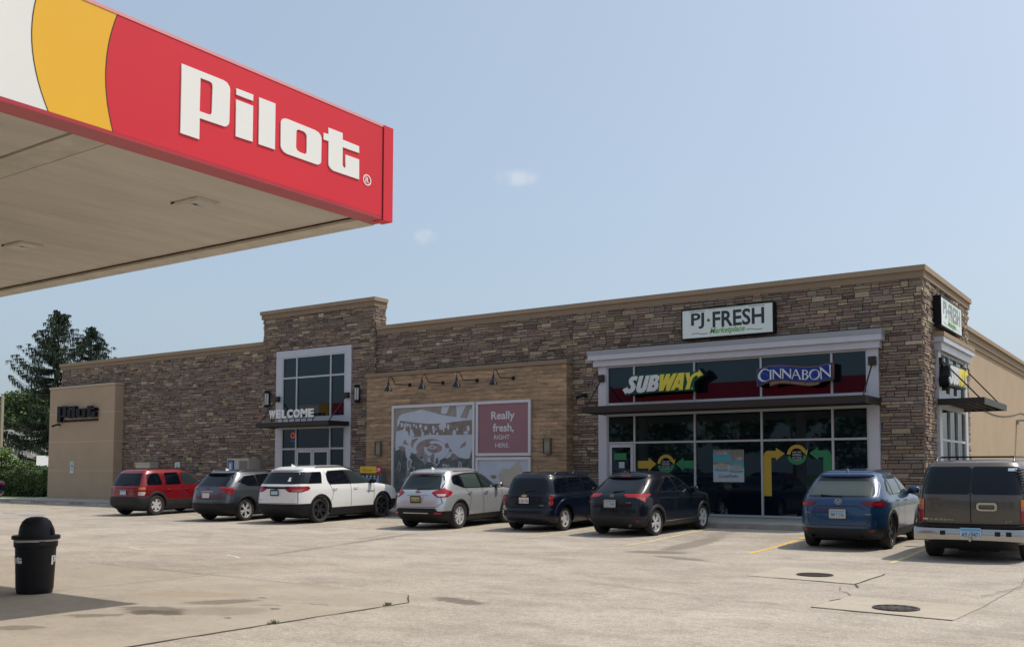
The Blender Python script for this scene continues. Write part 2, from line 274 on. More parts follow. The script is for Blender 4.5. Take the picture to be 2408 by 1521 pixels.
# ------------------------------------------------------------------ ground
def gz(y): return 0 if y < 20.5 else .018*(y-20.5)
def ground_mat(name, base, dark, light, stains=(), speck=.24, tint=None, big=.15):
    m = bpy.data.materials.new(name); m.use_nodes = True; t = m.node_tree; b = t.nodes['Principled BSDF']
    b.inputs['Roughness'].default_value = .88; b.inputs['Specular IOR Level'].default_value = .3
    g = t.nodes.new('ShaderNodeNewGeometry'); P = g.outputs['Position']
    def noise(scale, det=6, rough=.6, vec=None, stretch=None):
        v = vec or P
        if stretch:
            mp = t.nodes.new('ShaderNodeMapping'); mp.inputs['Scale'].default_value = stretch; mp.inputs['Rotation'].default_value = (0, 0, R(-18)); t.links.new(v, mp.inputs[0]); v = mp.outputs[0]
        n = t.nodes.new('ShaderNodeTexNoise'); n.inputs['Scale'].default_value = scale; n.inputs['Detail'].default_value = det; n.inputs['Roughness'].default_value = rough
        t.links.new(v, n.inputs['Vector']); return n.outputs[0]
    def mr(x, a, b_, c, d, smooth=False):
        n = t.nodes.new('ShaderNodeMapRange'); t.links.new(x, n.inputs[0])
        if smooth: n.interpolation_type = 'SMOOTHSTEP'
        for i, q in enumerate((a, b_, c, d)): n.inputs[i+1].default_value = q
        return n.outputs[0]
    def mix(f, c1, c2, mode='MIX'):
        n = t.nodes.new('ShaderNodeMixRGB'); n.blend_type = mode
        if isinstance(f, float): n.inputs[0].default_value = f
        else: t.links.new(f, n.inputs[0])
        for i, c in ((1, c1), (2, c2)):
            if isinstance(c, tuple): n.inputs[i].default_value = c+(1,)
            else: t.links.new(c, n.inputs[i])
        return n.outputs[0]
    c = mix(mr(noise(.35, 5, .6), .35, .68, 0, 1), base, light)
    c = mix(mr(noise(.9, 9, .78, stretch=(.8, 1.25, 1)), .46, .70, 0, .8), c, dark)
    c = mix(mr(noise(.16, 7, .72), .50, .66, 0, .45), c, dark)
    c = mix(mr(noise(7, 6, .8), .50, .66, 0, .42), c, dark)
    c = mix(mr(noise(5, 6, .8), .52, .68, 0, .5), c, light)
    # paler and darker pebbles of the aggregate
    vo = t.nodes.new('ShaderNodeTexVoronoi'); vo.inputs['Scale'].default_value = 75; t.links.new(P, vo.inputs['Vector'])
    sp = t.nodes.new('ShaderNodeSeparateColor'); t.links.new(vo.outputs['Color'], sp.inputs[0])
    s2 = t.nodes.new('ShaderNodeVectorMath'); s2.operation = 'SCALE'; t.links.new(c, s2.inputs[0]); t.links.new(mr(sp.outputs[0], 0, 1, 1-speck, 1+speck), s2.inputs['Scale'])
    s3 = t.nodes.new('ShaderNodeVectorMath'); s3.operation = 'SCALE'; t.links.new(s2.outputs[0], s3.inputs[0]); t.links.new(mr(noise(17, 4, .8), .3, .7, 1-big, 1+big), s3.inputs['Scale'])
    c = s3.outputs[0]
    # small dark drip spots
    sp2 = mr(noise(3.3, 3, .5, stretch=(1, 1, 1)), .70, .74, 0, .35, True)
    c = mix(sp2, c, tuple(q*.55 for q in dark))
    wob = t.nodes.new('ShaderNodeTexNoise'); wob.inputs['Scale'].default_value = 4.5; wob.inputs['Detail'].default_value = 5; wob.inputs['Roughness'].default_value = .65; t.links.new(P, wob.inputs['Vector'])
    wv = t.nodes.new('ShaderNodeVectorMath'); wv.operation = 'MULTIPLY_ADD'; t.links.new(wob.outputs['Color'], wv.inputs[0]); wv.inputs[1].default_value = (.36, .36, 0); t.links.new(P, wv.inputs[2])
    for (x, y, a, rx, ry, amt, sc) in stains:
        mp = t.nodes.new('ShaderNodeMapping'); mp.vector_type = 'TEXTURE'; mp.inputs['Location'].default_value = (x+.18, y+.18, 0); mp.inputs['Rotation'].default_value = (0, 0, R(a)); mp.inputs['Scale'].default_value = (rx, ry, 1)
        t.links.new(wv.outputs[0], mp.inputs[0])
        l = t.nodes.new('ShaderNodeVectorMath'); l.operation = 'MULTIPLY'; t.links.new(mp.outputs[0], l.inputs[0]); l.inputs[1].default_value = (1, 1, 0)
        l2 = t.nodes.new('ShaderNodeVectorMath'); l2.operation = 'LENGTH'; t.links.new(l.outputs[0], l2.inputs[0])
        c = mix(mr(l2.outputs['Value'], .62, 1.1, min(1, amt*1.15), 0, True), c, sc)
    t.links.new(c, b.inputs['Base Color'])
    bp = t.nodes.new('ShaderNodeBump'); bp.inputs['Strength'].default_value = .5; bp.inputs['Distance'].default_value = .008
    t.links.new(noise(60, 4, .7), bp.inputs['Height']); t.links.new(bp.outputs[0], b.inputs['Normal'])
    return m
oil = (.085, .066, .05); wet = (.185, .155, .125)
ST_LOT = [(-7.6, 9.75, -12, .55, .22, .6, oil), (-9.0, 18.0, 12, .75, .42, .85, wet), (-8.0, 17.0, -20, .8, .22, .8, wet), (-9.35, 20.5, 98, 2.6, .35, .7, wet), (-10.0, 23.6, 98, 1.4, .3, .4, wet),
          (-8.2, 23.0, 95, .9, .3, .45, (.33, .25, .2)), (-6.4, 18.33, 0, .16, .16, .5, wet), (-7.85, 18.0, 0, .18, .08, .5, wet), (-4.5, 11.8, 0, .35, .12, .3, wet), (-4.2, 19.3, 0, .7, .5, .35, wet),
          (-15.1, 14.1, 107, 1.6, .13, .6, wet), (-16.2, 17.6, 108, 2.7, .2, .6, wet), (-16.9, 18.2, 112, 1.7, .12, .35, wet), (-12.5, 16, 30, 1.5, .2, .2, wet), (-20, 15.5, 140, 2.6, .18, .2, wet),
          (-2.2, 15.0, 80, 1.4, .06, .4, wet), (-1.2, 10.8, 170, 1.1, .25, .3, wet), (-5.2, 8.6, 175, 1.0, .14, .22, wet), (-6.6, 12.3, 160, 1.4, .12, .25, wet)]
ST_PAD = [(-9.75, 6.9, 20, .42, .2, .75, oil), (-10.05, 7.05, 15, .5, .22, .55, oil), (-9.9, 7.95, 55, .5, .25, .5, oil), (-9.8, 8.5, 30, .12, .06, .8, oil), (-10.1, 6.4, 40, .35, .15, .5, oil), (-8.9, 7.9, 20, .09, .05, .7, oil),
          (-8.85, 8.45, 10, .28, .035, .6, oil), (-9.95, 5.45, 30, .3, .15, .45, oil), (-9.3, 7.4, 30, .7, .4, .25, oil), (-9.2, 8.1, 20, .16, .05, .5, oil), (-8.75, 7.1, 20, .06, .05, .7, oil), (-10.8, 8.2, 30, .9, .3, .25, (.3, .2, .12))]
ASPH = ground_mat('lot_surface', (.345, .303, .252), (.215, .184, .150), (.43, .382, .32), ST_LOT)
PAD = ground_mat('pad_concrete', (.335, .29, .232), (.265, .225, .175), (.40, .35, .285), ST_PAD, speck=.05, big=.05)
APR = ground_mat('apron_concrete', (.40, .35, .28), (.32, .275, .22), (.45, .40, .33), (), speck=.05, big=.05)
WALKM = ground_mat('walk_concrete', (.36, .34, .30), (.30, .28, .24), (.42, .39, .34), (), speck=.05, big=.05)
GRASS = mat('grass_ground', (.09, .13, .035), .95, vary=(1.2, .35), bump=(40, .6, .02))
JOINT = mat('joint_dark', (.07, .06, .045), .95, vary=(6, .3))
YEL = mat('yellow_paint', (.62, .42, .10), .8, vary=(9, .3)); YELW = mat('worn_yellow_paint', (.52, .42, .24), .85, vary=(5, .25))
BLUEP = mat('blue_paint', (.17, .22, .32), .8, vary=(7, .35)); WHITEP = mat('white_scuff', (.75, .73, .70), .8)

mb = MB(); mb.face([(-700, -700, -.06), (700, -700, -.06), (700, 900, -.06), (-700, 900, -.06)]); mb.build('ground', GRASS, kind='structure')
mb = MB()
for y0, y1 in ((-60, 20.5), (20.5, 25.6)):
    mb.face([(-75, y0, gz(y0)), (40, y0, gz(y0)), (40, y1, gz(y1)), (-75, y1, gz(y1))])
mb.build('parking_lot', ASPH, kind='structure')
# lane to the right of the shop, lawn to the left
mb = MB(); mb.face([(-3.4, 25.6, .092), (40, 25.6, .092), (40, 95, .3), (-3.4, 95, .3)]); mb.build('side_lane', ASPH, kind='structure')
mb = MB(); mb.face([(-75, 25.6, .092), (-48.8, 25.6, .092), (-48.8, 28.6, .16), (-75, 28.6, .16)]); mb.build('entry_pavement', WALKM, kind='structure')
mb = MB(); mb.face([(-300, 28.6, .17), (-48.12, 28.6, .17), (-48.12, 110, .5), (-300, 110, .5)]); mb.build('lawn', GRASS, kind='structure')
# concrete pad under the fuel canopy, 6 mm above the lot, with saw cut joints
pad = [(-8.0, 9.25), (-8.5, 9.8), (-60, 10.0), (-60, -6), (-8.25, -6)]
mb = MB(); mb.face([(x, y, .006) for x, y in pad][::-1]); mb.face([(pad[0][0], pad[0][1], .006), (pad[-1][0], pad[-1][1], .006), (pad[-1][0], pad[-1][1], -.01), (pad[0][0], pad[0][1], -.01)])
mb.build('concrete_pad', PAD, kind='structure')
def strip(mb, pts, w, z, jag=0, rs=random.Random(3)):
    rows = []
    P = [Vector((a, b)) for a, b in pts]; Q = []
    for a, b in zip(P, P[1:]):
        n = max(2, int((b-a).length/.25))
        for i in range(n): Q.append(a.lerp(b, i/n))
    Q.append(P[-1])
    for i, p in enumerate(Q):
        d = (Q[min(i+1, len(Q)-1)]-Q[max(i-1, 0)]).normalized(); n = Vector((-d.y, d.x))
        j = rs.uniform(-jag, jag); ww = w*(1+rs.uniform(-.5, .5)*(jag > 0))
        zz = z+gz(p.y)
        rows.append([(p.x+n.x*(j-ww/2), p.y+n.y*(j-ww/2), zz), (p.x+n.x*(j+ww/2), p.y+n.y*(j+ww/2), zz)])
    mb.grid(rows, flip=True)
mb = MB()
strip(mb, [(-8.25, -6), (-8.0, 9.25), (-8.5, 9.8)], .02, .010, .010); strip(mb, [(-12.6, 9.85), (-12.45, -6)], .012, .010, .004); strip(mb, [(-8.5, 9.8), (-16, 10.0)], .012, .010, .006)
mb.build('pad_joints', JOINT, kind='structure')
# drain aprons
def apron(pts, cracks):
    mb = MB(); mb.face([(x, y, .006) for x, y in pts]); mb.build('drain_apron', APR, kind='structure')
    mb = MB()
    for c in cracks: strip(mb, c, .022, .010, .014)
    mb.build('apron_joints', JOINT, kind='structure')
apron([(-5.85, 14.75), (-4.11, 14.52), (-4.12, 16.27), (-5.85, 16.42)], [[(-5.4, 14.70), (-4.11, 14.52), (-4.12, 16.27)], [(-4.11, 14.52), (-3.95, 14.1)]])
apron([(-3.85, 11.75), (-2.24, 11.6), (-2.17, 13.01), (-3.77, 13.12)], [[(-3.85, 11.75), (-2.24, 11.6)], [(-3.83, 12.4), (-3.78, 12.7)]])
mb = MB(); strip(mb, [(-4.17, 14.02), (-4.05, 13.6), (-3.9, 13.45), (-3.79, 13.19)], .02, .004, .01); strip(mb, [(-2.17, 13.01), (-2.13, 15.9), (-2.3, 17.5)], .010, .004, .01); mb.build('pavement_cracks', mat('fine_crack', (.17, .145, .115), .95), kind='structure')
IRON = mat('cast_iron', (.06, .045, .04), .6, .3, vary=(20, .3)); HOLE = mat('drain_hole', (.006, .006, .006), .9)
t_ = thing('manhole_cover', 'solid round iron manhole cover in the farther concrete apron', 'manhole cover', (-4.98, 15.43, .007))
mb = MB(); mb.lathe([(.28, 0), (.28, .012), (.26, .012), (.26, .006), (.0, .006)], n=32)
for i in range(-3, 4):
    for j in range(-3, 4):
        if i*i+j*j < 11: mb.box(i*.07-.02, i*.07+.02, j*.07-.02, j*.07+.02, .006, .013)
mb.build('cover', IRON, t_)
t_ = thing('drain_grate', 'round slotted iron storm drain grate in the nearer concrete apron', 'drain grate', (-2.98, 12.2, .007))
mb = MB(); mb.lathe([(.265, 0), (.265, .014), (.235, .014)], n=32); mb.build('grate_ring', IRON, t_)
mb = MB(); mb.lathe([(.25, .002), (0, .002)], n=32); mb.build('drain_opening', HOLE, t_)
mb = MB()
for i in range(12):
    a = 2*math.pi*i/12; c_, s_ = math.cos(a), math.sin(a)
    mb.face([(c_*.04-s_*.017, s_*.04+c_*.017, .012), (c_*.04+s_*.017, s_*.04-c_*.017, .012), (c_*.235+s_*.024, s_*.235-c_*.024, .012), (c_*.235-s_*.024, s_*.235+c_*.024, .012)])
mb.lathe([(.17, .013), (.135, .013)], n=32); mb.lathe([(.08, .013), (0, .013)], n=20)
mb.build('grate_bars', IRON, t_)
# stall lines
def line(x0, y0, x1, y1, w=.11, m=None, name='stall_line'):
    mb = MB(); d = Vector((x1-x0, y1-y0)).normalized(); pts = [(x0, y0)]
    if y0 < 20.5 < y1: pts.append((x0+(x1-x0)*(20.5-y0)/(y1-y0), 20.5))
    pts.append((x1, y1)); strip(mb, pts, w, .004); mb.build(name, m or YEL, kind='structure')
line(-7.38, 18.8, -7.95, 25.3); line(-10.4, 19.3, -11.0, 25.3, .10, YELW); line(-4.55, 18.3, -4.9, 25.3, .10, YELW)
line(-13.6, 19.8, -13.9, 25.3, .10, YELW); line(-16.6, 19.9, -16.9, 25.3, .09, YELW); line(-19.9, 20.2, -20.2, 25.3, .09, YELW); line(-23.8, 20.2, -24.0, 25.3, .09, YELW)
for x in (-27.4, -30.2, -33.2, -36.3, -39.3, -42.4, -45.5, -48.5): line(x, 20.0, x-.2, 25.3, .10, YELW)
for i in range(5): line(-40.6-.9*i, 21.0+.0*i, -42.8-.9*i, 24.3, .10, YELW, 'hatch_line')
for x, y, s in ((-35.1, 19.5, .8), (-37.6, 20.0, .4)):
    mb = MB(); n = 18
    mb.face([(x+s*(.9+.25*math.sin(3*i))*math.cos(2*math.pi*i/n), y+s*.6*(.85+.2*math.cos(5*i))*math.sin(2*math.pi*i/n), .004) for i in range(n)]); mb.build('blue_marking', BLUEP, kind='structure')
for x, y, x1, y1 in ((-18.6, 12.48, -17.9, 12.28), (-15.4, 12.45, -14.7, 12.18)):
    mb = MB(); strip(mb, [(x, y), ((x+x1)/2, (y+y1)/2+.03), (x1, y1)], .035, .004, .01); mb.build('white_scuff', WHITEP, kind='structure')
# curb and sidewalk
CURB = mat('curb_concrete', (.30, .28, .25), .9, vary=(3, .2), bump=(30, .3, .01))
mb = MB()
mb.grid([[(x, 25.42, gz(25.42)-.02) for x in (-48.8, -3.6)], [(x, 25.44, .235) for x in (-48.8, -3.6)], [(x, 25.47, .25) for x in (-48.8, -3.6)], [(x, 25.6, .25) for x in (-48.8, -3.6)]])
mb.grid([[(-3.6, y, .06) for y in (25.42, 34.6)], [(-3.6, y, .25) for y in (25.42, 34.6)], [(-3.75, y, .25) for y in (25.42, 34.6)]], flip=False)
mb.face([(-48.8, 25.42, .06), (-48.8, 25.42, .24), (-48.8, 28.2, .29), (-48.8, 28.2, .06)])
mb.build('kerb', CURB, kind='structure')
mb = MB(); mb.face([(-48.8, 25.6, .25), (-3.75, 25.6, .25), (-3.75, 28.2, .295), (-48.8, 28.2, .295)]); mb.face([(-6.2, 28.2, .295), (-3.75, 28.2, .295), (-3.75, 34.6, .295), (-6.2, 34.6, .295)])
mb.build('sidewalk', WALKM, kind='structure')
mb = MB()
for i in range(15): strip(mb, [(-5.5-3*i, 25.45), (-5.5-3*i, 25.59)], .012, .0); 
for i in range(15):
    x = -5.5-3*i; mb.face([(x-.006, 25.6, .254), (x+.006, 25.6, .254), (x+.006, 28.15, .299), (x-.006, 28.15, .299)])
mb.v = [(a, b, .254 if b < 25.6 else c) for a, b, c in mb.v]
mb.build('sidewalk_joints', JOINT, kind='structure')
# wheel stops
CONC = mat('precast_concrete', (.36, .34, .30), .9, vary=(4, .2))
def wheel_stop(x, label):
    t = thing('wheel_stop', label, 'wheel stop', (x, 24.95, gz(24.95)), group='concrete wheel stops before the kerb')
    mb = MB(); L = .92
    mb.grid([[(sx*L, -.075, 0) for sx in (-1, 1)], [(sx*L, -.05, .13) for sx in (-1, 1)], [(sx*(L-.06), .05, .13) for sx in (-1, 1)], [(sx*L, .075, 0) for sx in (-1, 1)]])
    for s in (-1, 1): mb.face([(s*L, -.075, 0), (s*L, -.05, .13), (s*(L-.06), .05, .13), (s*L, .075, 0)][::s])
    mb.build('stop_body', CONC, t)
wheel_stop(-45.8, 'grey concrete wheel stop left of the beige block, leftmost of the row')
wheel_stop(-42.7, 'grey concrete wheel stop in front of the beige block')
wheel_stop(-39.5, 'grey concrete wheel stop near the left side of the red SUV')

# ------------------------------------------------------------------ shop building
STONE = mat('ledgestone', (.2, .16, .13), .9, attr='tint', vary=(14, .22), bump=(22, .55, .02))
MORTAR = mat('mortar', (.05, .04, .035), .95)
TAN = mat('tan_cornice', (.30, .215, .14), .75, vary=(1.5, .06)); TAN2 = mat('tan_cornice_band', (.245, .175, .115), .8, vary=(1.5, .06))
STUCCO = mat('beige_stucco', (.40, .295, .20), .92, vary=(.8, .07), bump=(45, .35, .01)); GROOVE = mat('stucco_reveal', (.47, .38, .29), .9)
WOOD = mat('wood_plank', (.3, .2, .1), .65, attr='tint', vary=(3.2, .45), bump=(9, .25, .01), stretch=(.6, 1, 3.6))
ALU = mat('silver_aluminium', (.50, .50, .545), .42, .25, vary=(2, .05)); ALUD = mat('grey_aluminium_cap', (.30, .31, .33), .45, .3); MULL = mat('mullion', (.45, .47, .49), .4, .3)
GLASS = mat('dark_glass', (.004, .007, .012), .02, 0, .5, ior=1.48); DARKM = mat('dark_bronze_metal', (.028, .022, .02), .45, .4)
ROOFM = mat('roof_membrane', (.4, .4, .38), .9)
GLASS.node_tree.nodes['Principled BSDF'].inputs['Specular Tint'].default_value = (.68, .88, 1, 1)
GASK = mat('gasket', (.01, .01, .012), .6)
PAL = [((.29, .22, .155), 5), ((.21, .152, .115), 7), ((.17, .122, .10), 6), ((.235, .175, .14), 7), ((.20, .16, .145), 4), ((.34, .27, .19), 3), ((.12, .088, .075), 2), ((.26, .178, .13), 3), ((.40, .32, .235), 1)]
PALL = [c for c, n in PAL for _ in range(n)]
def stone_wall(mb, u0, u1, z0, z1, holes, pos, seed, flat_ends=False):
    rs = random.Random(seed)
    def clip(r, hs):
        rects = [r]
        for h in hs:
            out = []
            for a, b, c, d in rects:
                if b <= h[0] or a >= h[1] or d <= h[2] or c >= h[3]: out.append((a, b, c, d)); continue
                if a < h[0]: out.append((a, h[0], c, d))
                if b > h[1]: out.append((h[1], b, c, d))
                m0, m1 = max(a, h[0]), min(b, h[1])
                if c < h[2]: out.append((m0, m1, c, h[2]))
                if d > h[3]: out.append((m0, m1, h[3], d))
            rects = out
        return rects
    z = z0
    while z < z1-.02:
        ch = rs.choice((.065, .075, .085, .095, .115, .15, .17)); ch = min(ch, z1-z)
        if z1-z-ch < .05: ch = z1-z
        u = u0-rs.uniform(0, .4)
        while u < u1:
            cw = rs.uniform(.20, .62); n = rs.choice((1, 2, 2)) if ch > .13 else 1
            cuts = sorted([0, 1]+[min(.85, max(.15, i/n+rs.uniform(-.13, .13))) for i in range(1, n)])
            for a, b in zip(cuts, cuts[1:]):
                k = rs.choice((1, 1, 2)) if cw > .48 else 1
                sub = [0]+([rs.uniform(.3, .7)] if k == 2 else [])+[1]
                for c, d in zip(sub, sub[1:]):
                    g = .006
                    r = (max(u0, u+cw*c), min(u1, u+cw*d)-g, z+ch*a, z+ch*b-g)
                    if r[1]-r[0] < .02 or r[3]-r[2] < .015: continue
                    base = rs.choice(PALL); v = rs.uniform(.86, 1.18); col = tuple(q*v*rs.uniform(.95, 1.05) for q in base)
                    dep = rs.uniform(.010, .065); tl = [rs.uniform(-.008, .008) for _ in range(4)]; e = .008
                    for a2, b2, c2, d2 in clip(r, holes):
                        if b2-a2 < .015 or d2-c2 < .012: continue
                        bk = [pos(a2, c2, -.02), pos(b2, c2, -.02), pos(b2, d2, -.02), pos(a2, d2, -.02)]
                        f = [pos(a2+e, c2+e, dep+tl[0]), pos(b2-e, c2+e, dep+tl[1]), pos(b2-e, d2-e, dep+tl[2]), pos(a2+e, d2-e, dep+tl[3])]
                        mb.face(f, 0, col)
                        for i in range(4):
                            j = (i+1) % 4; mb.face([bk[i], bk[j], f[j], f[i]], 0, col)
            u += cw
        z += ch
shop = thing('shop_building', 'long flat-roofed travel stop shop faced in brown ledgestone, wood-look tile and beige stucco', 'building', (-27, 30, .28))
def L(*a): return a
SH = Vector((-27, 30, .28))
class PMB(MB):     # building parts are written in world metres and stored relative to the shop's origin
    def build(s, name, mats, parent=None, **k):
        s.v = [(a-SH.x, b-SH.y, c-SH.z) for a, b, c in s.v]; return MB.build(s, name, mats, parent or shop, **k)
def sub(mb, name, mats, parent, **k):
    mb.v = [(a-SH.x, b-SH.y, c-SH.z) for a, b, c in mb.v]; return MB.build(mb, name, mats, parent, **k)
Z0 = .26
# walls
mb = PMB()
stone_wall(mb, -42.45, -32.35, Z0, 6.78, [], lambda u, z, d: (u, 28-d, z), 1)
stone_wall(mb, -47.83, -42.45, 5.8, 6.78, [], lambda u, z, d: (u, 28-d, z), 2)
stone_wall(mb, -32.33, -25.97, Z0, 8.06, [(-31.43, -27.12, 0, 6.6)], lambda u, z, d: (u, 27.87-d, z), 3)
stone_wall(mb, -25.95, -17.05, 5.3, 6.92, [], lambda u, z, d: (u, 28-d, z), 4)
stone_wall(mb, -17.05, -6.0, Z0, 6.92, [(-16.02, -7.14, 0, 5.1)], lambda u, z, d: (u, 28-d, z), 5)
stone_wall(mb, 27.88, 28.5, 7.2, 8.06, [], lambda u, z, d: (-25.99+d, u, z), 6)
stone_wall(mb, 27.88, 28.0, 5.3, 7.2, [], lambda u, z, d: (-25.99+d, u, z), 16)
stone_wall(mb, 27.98, 34.4, Z0, 6.92, [(29.4, 33.45, 0, 5.1)], lambda u, z, d: (-6.0+d, u, z), 7)
stone_wall(mb, 28.0, 34.0, 5.8, 6.78, [], lambda u, z, d: (-47.85-d, u, z), 8)
mb.build('stone_cladding', STONE)
mb = PMB()
mb.box(-47.84, -32.3, 28.006, 60, .1, 6.8); mb.box(-32.31, -26.0, 27.88, 28.5, .1, 8.08, skip='k'); mb.box(-32.3, -6.02, 28.006, 34.4, .1, 6.94)
mb.box(-32.31, -26.0, 28.5, 28.51, 6.9, 8.08)
mb.build('wall_core', MORTAR)
mb = PMB(); mb.box(-47.6, -6.4, 34.41, 59.9, 6.0, 6.1); mb.build('roof', ROOFM)
# cornices
def cornice(mb, x0, x1, y0, y1, top, left=False, right=True):
    xl = x0-(.06 if left else 0); xr = x1+(.06 if right else 0)
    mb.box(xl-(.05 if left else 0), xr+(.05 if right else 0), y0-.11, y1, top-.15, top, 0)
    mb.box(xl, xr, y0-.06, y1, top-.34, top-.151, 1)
mb = PMB()
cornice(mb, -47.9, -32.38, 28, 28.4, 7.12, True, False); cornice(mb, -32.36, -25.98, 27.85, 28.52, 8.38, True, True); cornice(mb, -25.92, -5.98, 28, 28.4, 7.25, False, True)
mb.box(-6.3, -5.869, 28.4, 34.55, 7.10, 7.25, 0); mb.box(-6.3, -5.92, 28.4, 34.5, 6.91, 7.099, 1)
mb.build('cornice', [TAN, TAN2])
# rear stucco wing
mb = PMB(); mb.box(-7.5, -6.3, 34.41, 92, .1, 5.95); mb.build('stucco_wall', STUCCO)
mb = PMB(); mb.tube([(-6.285, 34.5+i*1.5, 4.25-.42*math.sin(math.pi*min(1, i/9))+.0*i) for i in range(12)], .012, 4); mb.build('wall_cable', GASK)
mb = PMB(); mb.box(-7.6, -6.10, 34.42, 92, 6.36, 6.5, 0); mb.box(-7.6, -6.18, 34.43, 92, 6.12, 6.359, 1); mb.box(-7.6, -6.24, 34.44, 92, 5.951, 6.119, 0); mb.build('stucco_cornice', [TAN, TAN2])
# beige block at the left end
mb = PMB(); mb.box(-48.08, -42.43, 27.5, 28.6, .2, 5.78)
mb.build('entry_block', STUCCO)
mb = PMB(); mb.box(-48.12, -42.40, 27.46, 28.6, 5.781, 5.87); mb.build('block_cap', GROOVE)
mb = PMB()
for z in (4.49, 3.08, 1.65): mb.box(-48.083, -42.427, 27.497, 28.55, z-.02, z+.02)
mb.build('stucco_reveals', GROOVE)
# wood-look tile bay
mb = PMB(); rs = random.Random(11); z = Z0
def planks(mb, u0, u1, z0, z1, pos):
    z = z0; k = 0
    while z < z1-.01:
        h = min(.145, z1-z); u = u0-(k*.43 % 1.15); k += 1
        while u < u1:
            a, b = max(u, u0), min(u+1.15, u1)
            if b-a > .01:
                v = rs.uniform(.80, 1.30); rd = rs.uniform(.96, 1.05); col = (.285*v*rd, .186*v, .108*v)
                q = [(a+.003, z+.004), (b-.003, z+.004), (b-.003, z+h-.004), (a+.003, z+h-.004)]
                f = [pos(x, y, .0) for x, y in q]; bk = [pos(x, y, -.02) for x, y in q]
                mb.face(f, 0, col)
                for i in range(4): mb.face([bk[i], bk[(i+1) % 4], f[(i+1) % 4], f[i]], 0, col)
            u += 1.15
        z += h
planks(mb, -26.05, -17.05, Z0, 5.22, lambda u, z, d: (u, 27.55-d, z))
planks(mb, 27.55, 27.99, Z0, 5.22, lambda u, z, d: (-17.05+d, u, z))
mb.build('wood_tile_facing', WOOD)
mb = PMB(); mb.box(-26.04, -17.06, 27.562, 28.0, .1, 5.21); mb.box(-26.05, -26.041, 27.56, 27.85, .1, 5.21); mb.build('wood_bay_core', MORTAR)
mb = PMB(); mb.box(-26.09, -17.01, 27.50, 28.0, 5.22, 5.35); mb.build('wood_bay_cap', TAN2)
# glazing
def glazing(name, axis, plane, us, zs, mull=.06, depth=.10, doors=()):
    """us: mullion centre lines incl. ends, zs: transom centres incl. ends. axis 'f' faces -Y at y=plane, 's' faces +X at x=plane"""
    mb = PMB(); h = mull/2
    def bx(m, u0, u1, z0, z1, d0, d1):
        if axis == 'f': m.box(u0, u1, plane-d1, plane-d0, z0, z1)
        else: m.box(plane+d0, plane+d1, u0, u1, z0, z1)
    for u in us: bx(mb, u-h, u+h, zs[0]-h, zs[-1]+h, 0, depth)
    for z in zs:
        for a, b in zip(us, us[1:]): bx(mb, a+h, b-h, z-h, z+h, 0, depth-.003)
    fr = mb.build(name, MULL)
    for zi, (z0, z1) in enumerate(zip(zs, zs[1:])):
        for ui, (a, b) in enumerate(zip(us, us[1:])):
            if (ui, zi) in doors: continue
            p = MB(); bx(p, a+h, b-h, z0+h, z1-h, .02, .04); sub(p, 'pane', GLASS, fr)
    return fr
def door(u0, u1, z0, z1, plane, n=1):
    for i in range(n):
        a = u0+(u1-u0)*i/n; b = u0+(u1-u0)*(i+1)/n; fr = .105; mb = PMB()
        mb.box(a+.01, a+fr, plane-.09, plane-.03, z0, z1); mb.box(b-fr, b-.01, plane-.09, plane-.03, z0, z1)
        mb.box(a+fr, b-fr, plane-.087, plane-.03, z1-fr, z1); mb.box(a+fr, b-fr, plane-.087, plane-.03, z0, z0+.22)
        d = mb.build('door', ALU)
        p = MB(); p.box(a+fr, b-fr, plane-.06, plane-.04, z0+.22, z1-fr); sub(p, 'door_pane', GLASS, d)
        hx = b-.05 if i == 0 and n == 2 else a+.05
        p = MB(); p.tube([(hx, plane-.09, z0+.9), (hx, plane-.14, z0+.92), (hx, plane-.14, z0+1.25), (hx, plane-.09, z0+1.27)], .012, 6); sub(p, 'handle', ALU, d)
# entrance tower
mb = PMB(); mb.box(-31.43, -31.06, 27.78, 27.88, Z0, 6.34); mb.box(-27.42, -27.12, 27.78, 27.88, Z0, 6.34); mb.box(-31.43, -27.12, 27.775, 27.88, 6.341, 6.6); mb.box(-31.06, -27.42, 27.79, 27.88, 3.42, 3.78)
mb.build('entrance_surround', ALU)
glazing('entrance_window', 'f', 27.87, [-31.03, -30.2, -28.25, -27.45], [3.81, 5.46, 6.31], .07, .09)
glazing('entrance_lower_window', 'f', 27.87, [-31.03, -30.2, -28.25, -27.45], [.30, 2.54, 3.38], .07, .09, doors={(1, 0)})
door(-30.16, -28.29, .30, 2.50, 27.87, 2)
# shop front
mb = PMB(); mb.box(-16.02, -15.71, 27.86, 28.0, Z0, 5.05); mb.box(-7.43, -7.14, 27.86, 28.0, Z0, 5.05); mb.box(-15.71, -7.43, 27.88, 28.0, 3.47, 3.79)
mb.build('shopfront_surround', ALU)
mb = PMB(); mb.box(-16.14, -7.06, 27.72, 28.0, 5.051, 5.25, 0); mb.box(-16.27, -6.98, 27.60, 28.0, 5.251, 5.42, 0); mb.box(-16.29, -6.96, 27.58, 28.0, 5.421, 5.56, 1)
mb.build('shopfront_header', [ALU, ALUD])
glazing('shopfront_upper_window', 'f', 27.985, [-15.69, -14.72, -12.64, -10.51, -8.43, -7.45], [3.82, 5.03], .06, .10)
glazing('shopfront_window', 'f', 27.985, [-15.69, -14.72, -12.64, -10.51, -8.43, -7.45], [.33, 2.56, 3.44], .06, .10, doors={(0, 0)})
door(-15.65, -14.76, .31, 2.52, 27.985, 1)
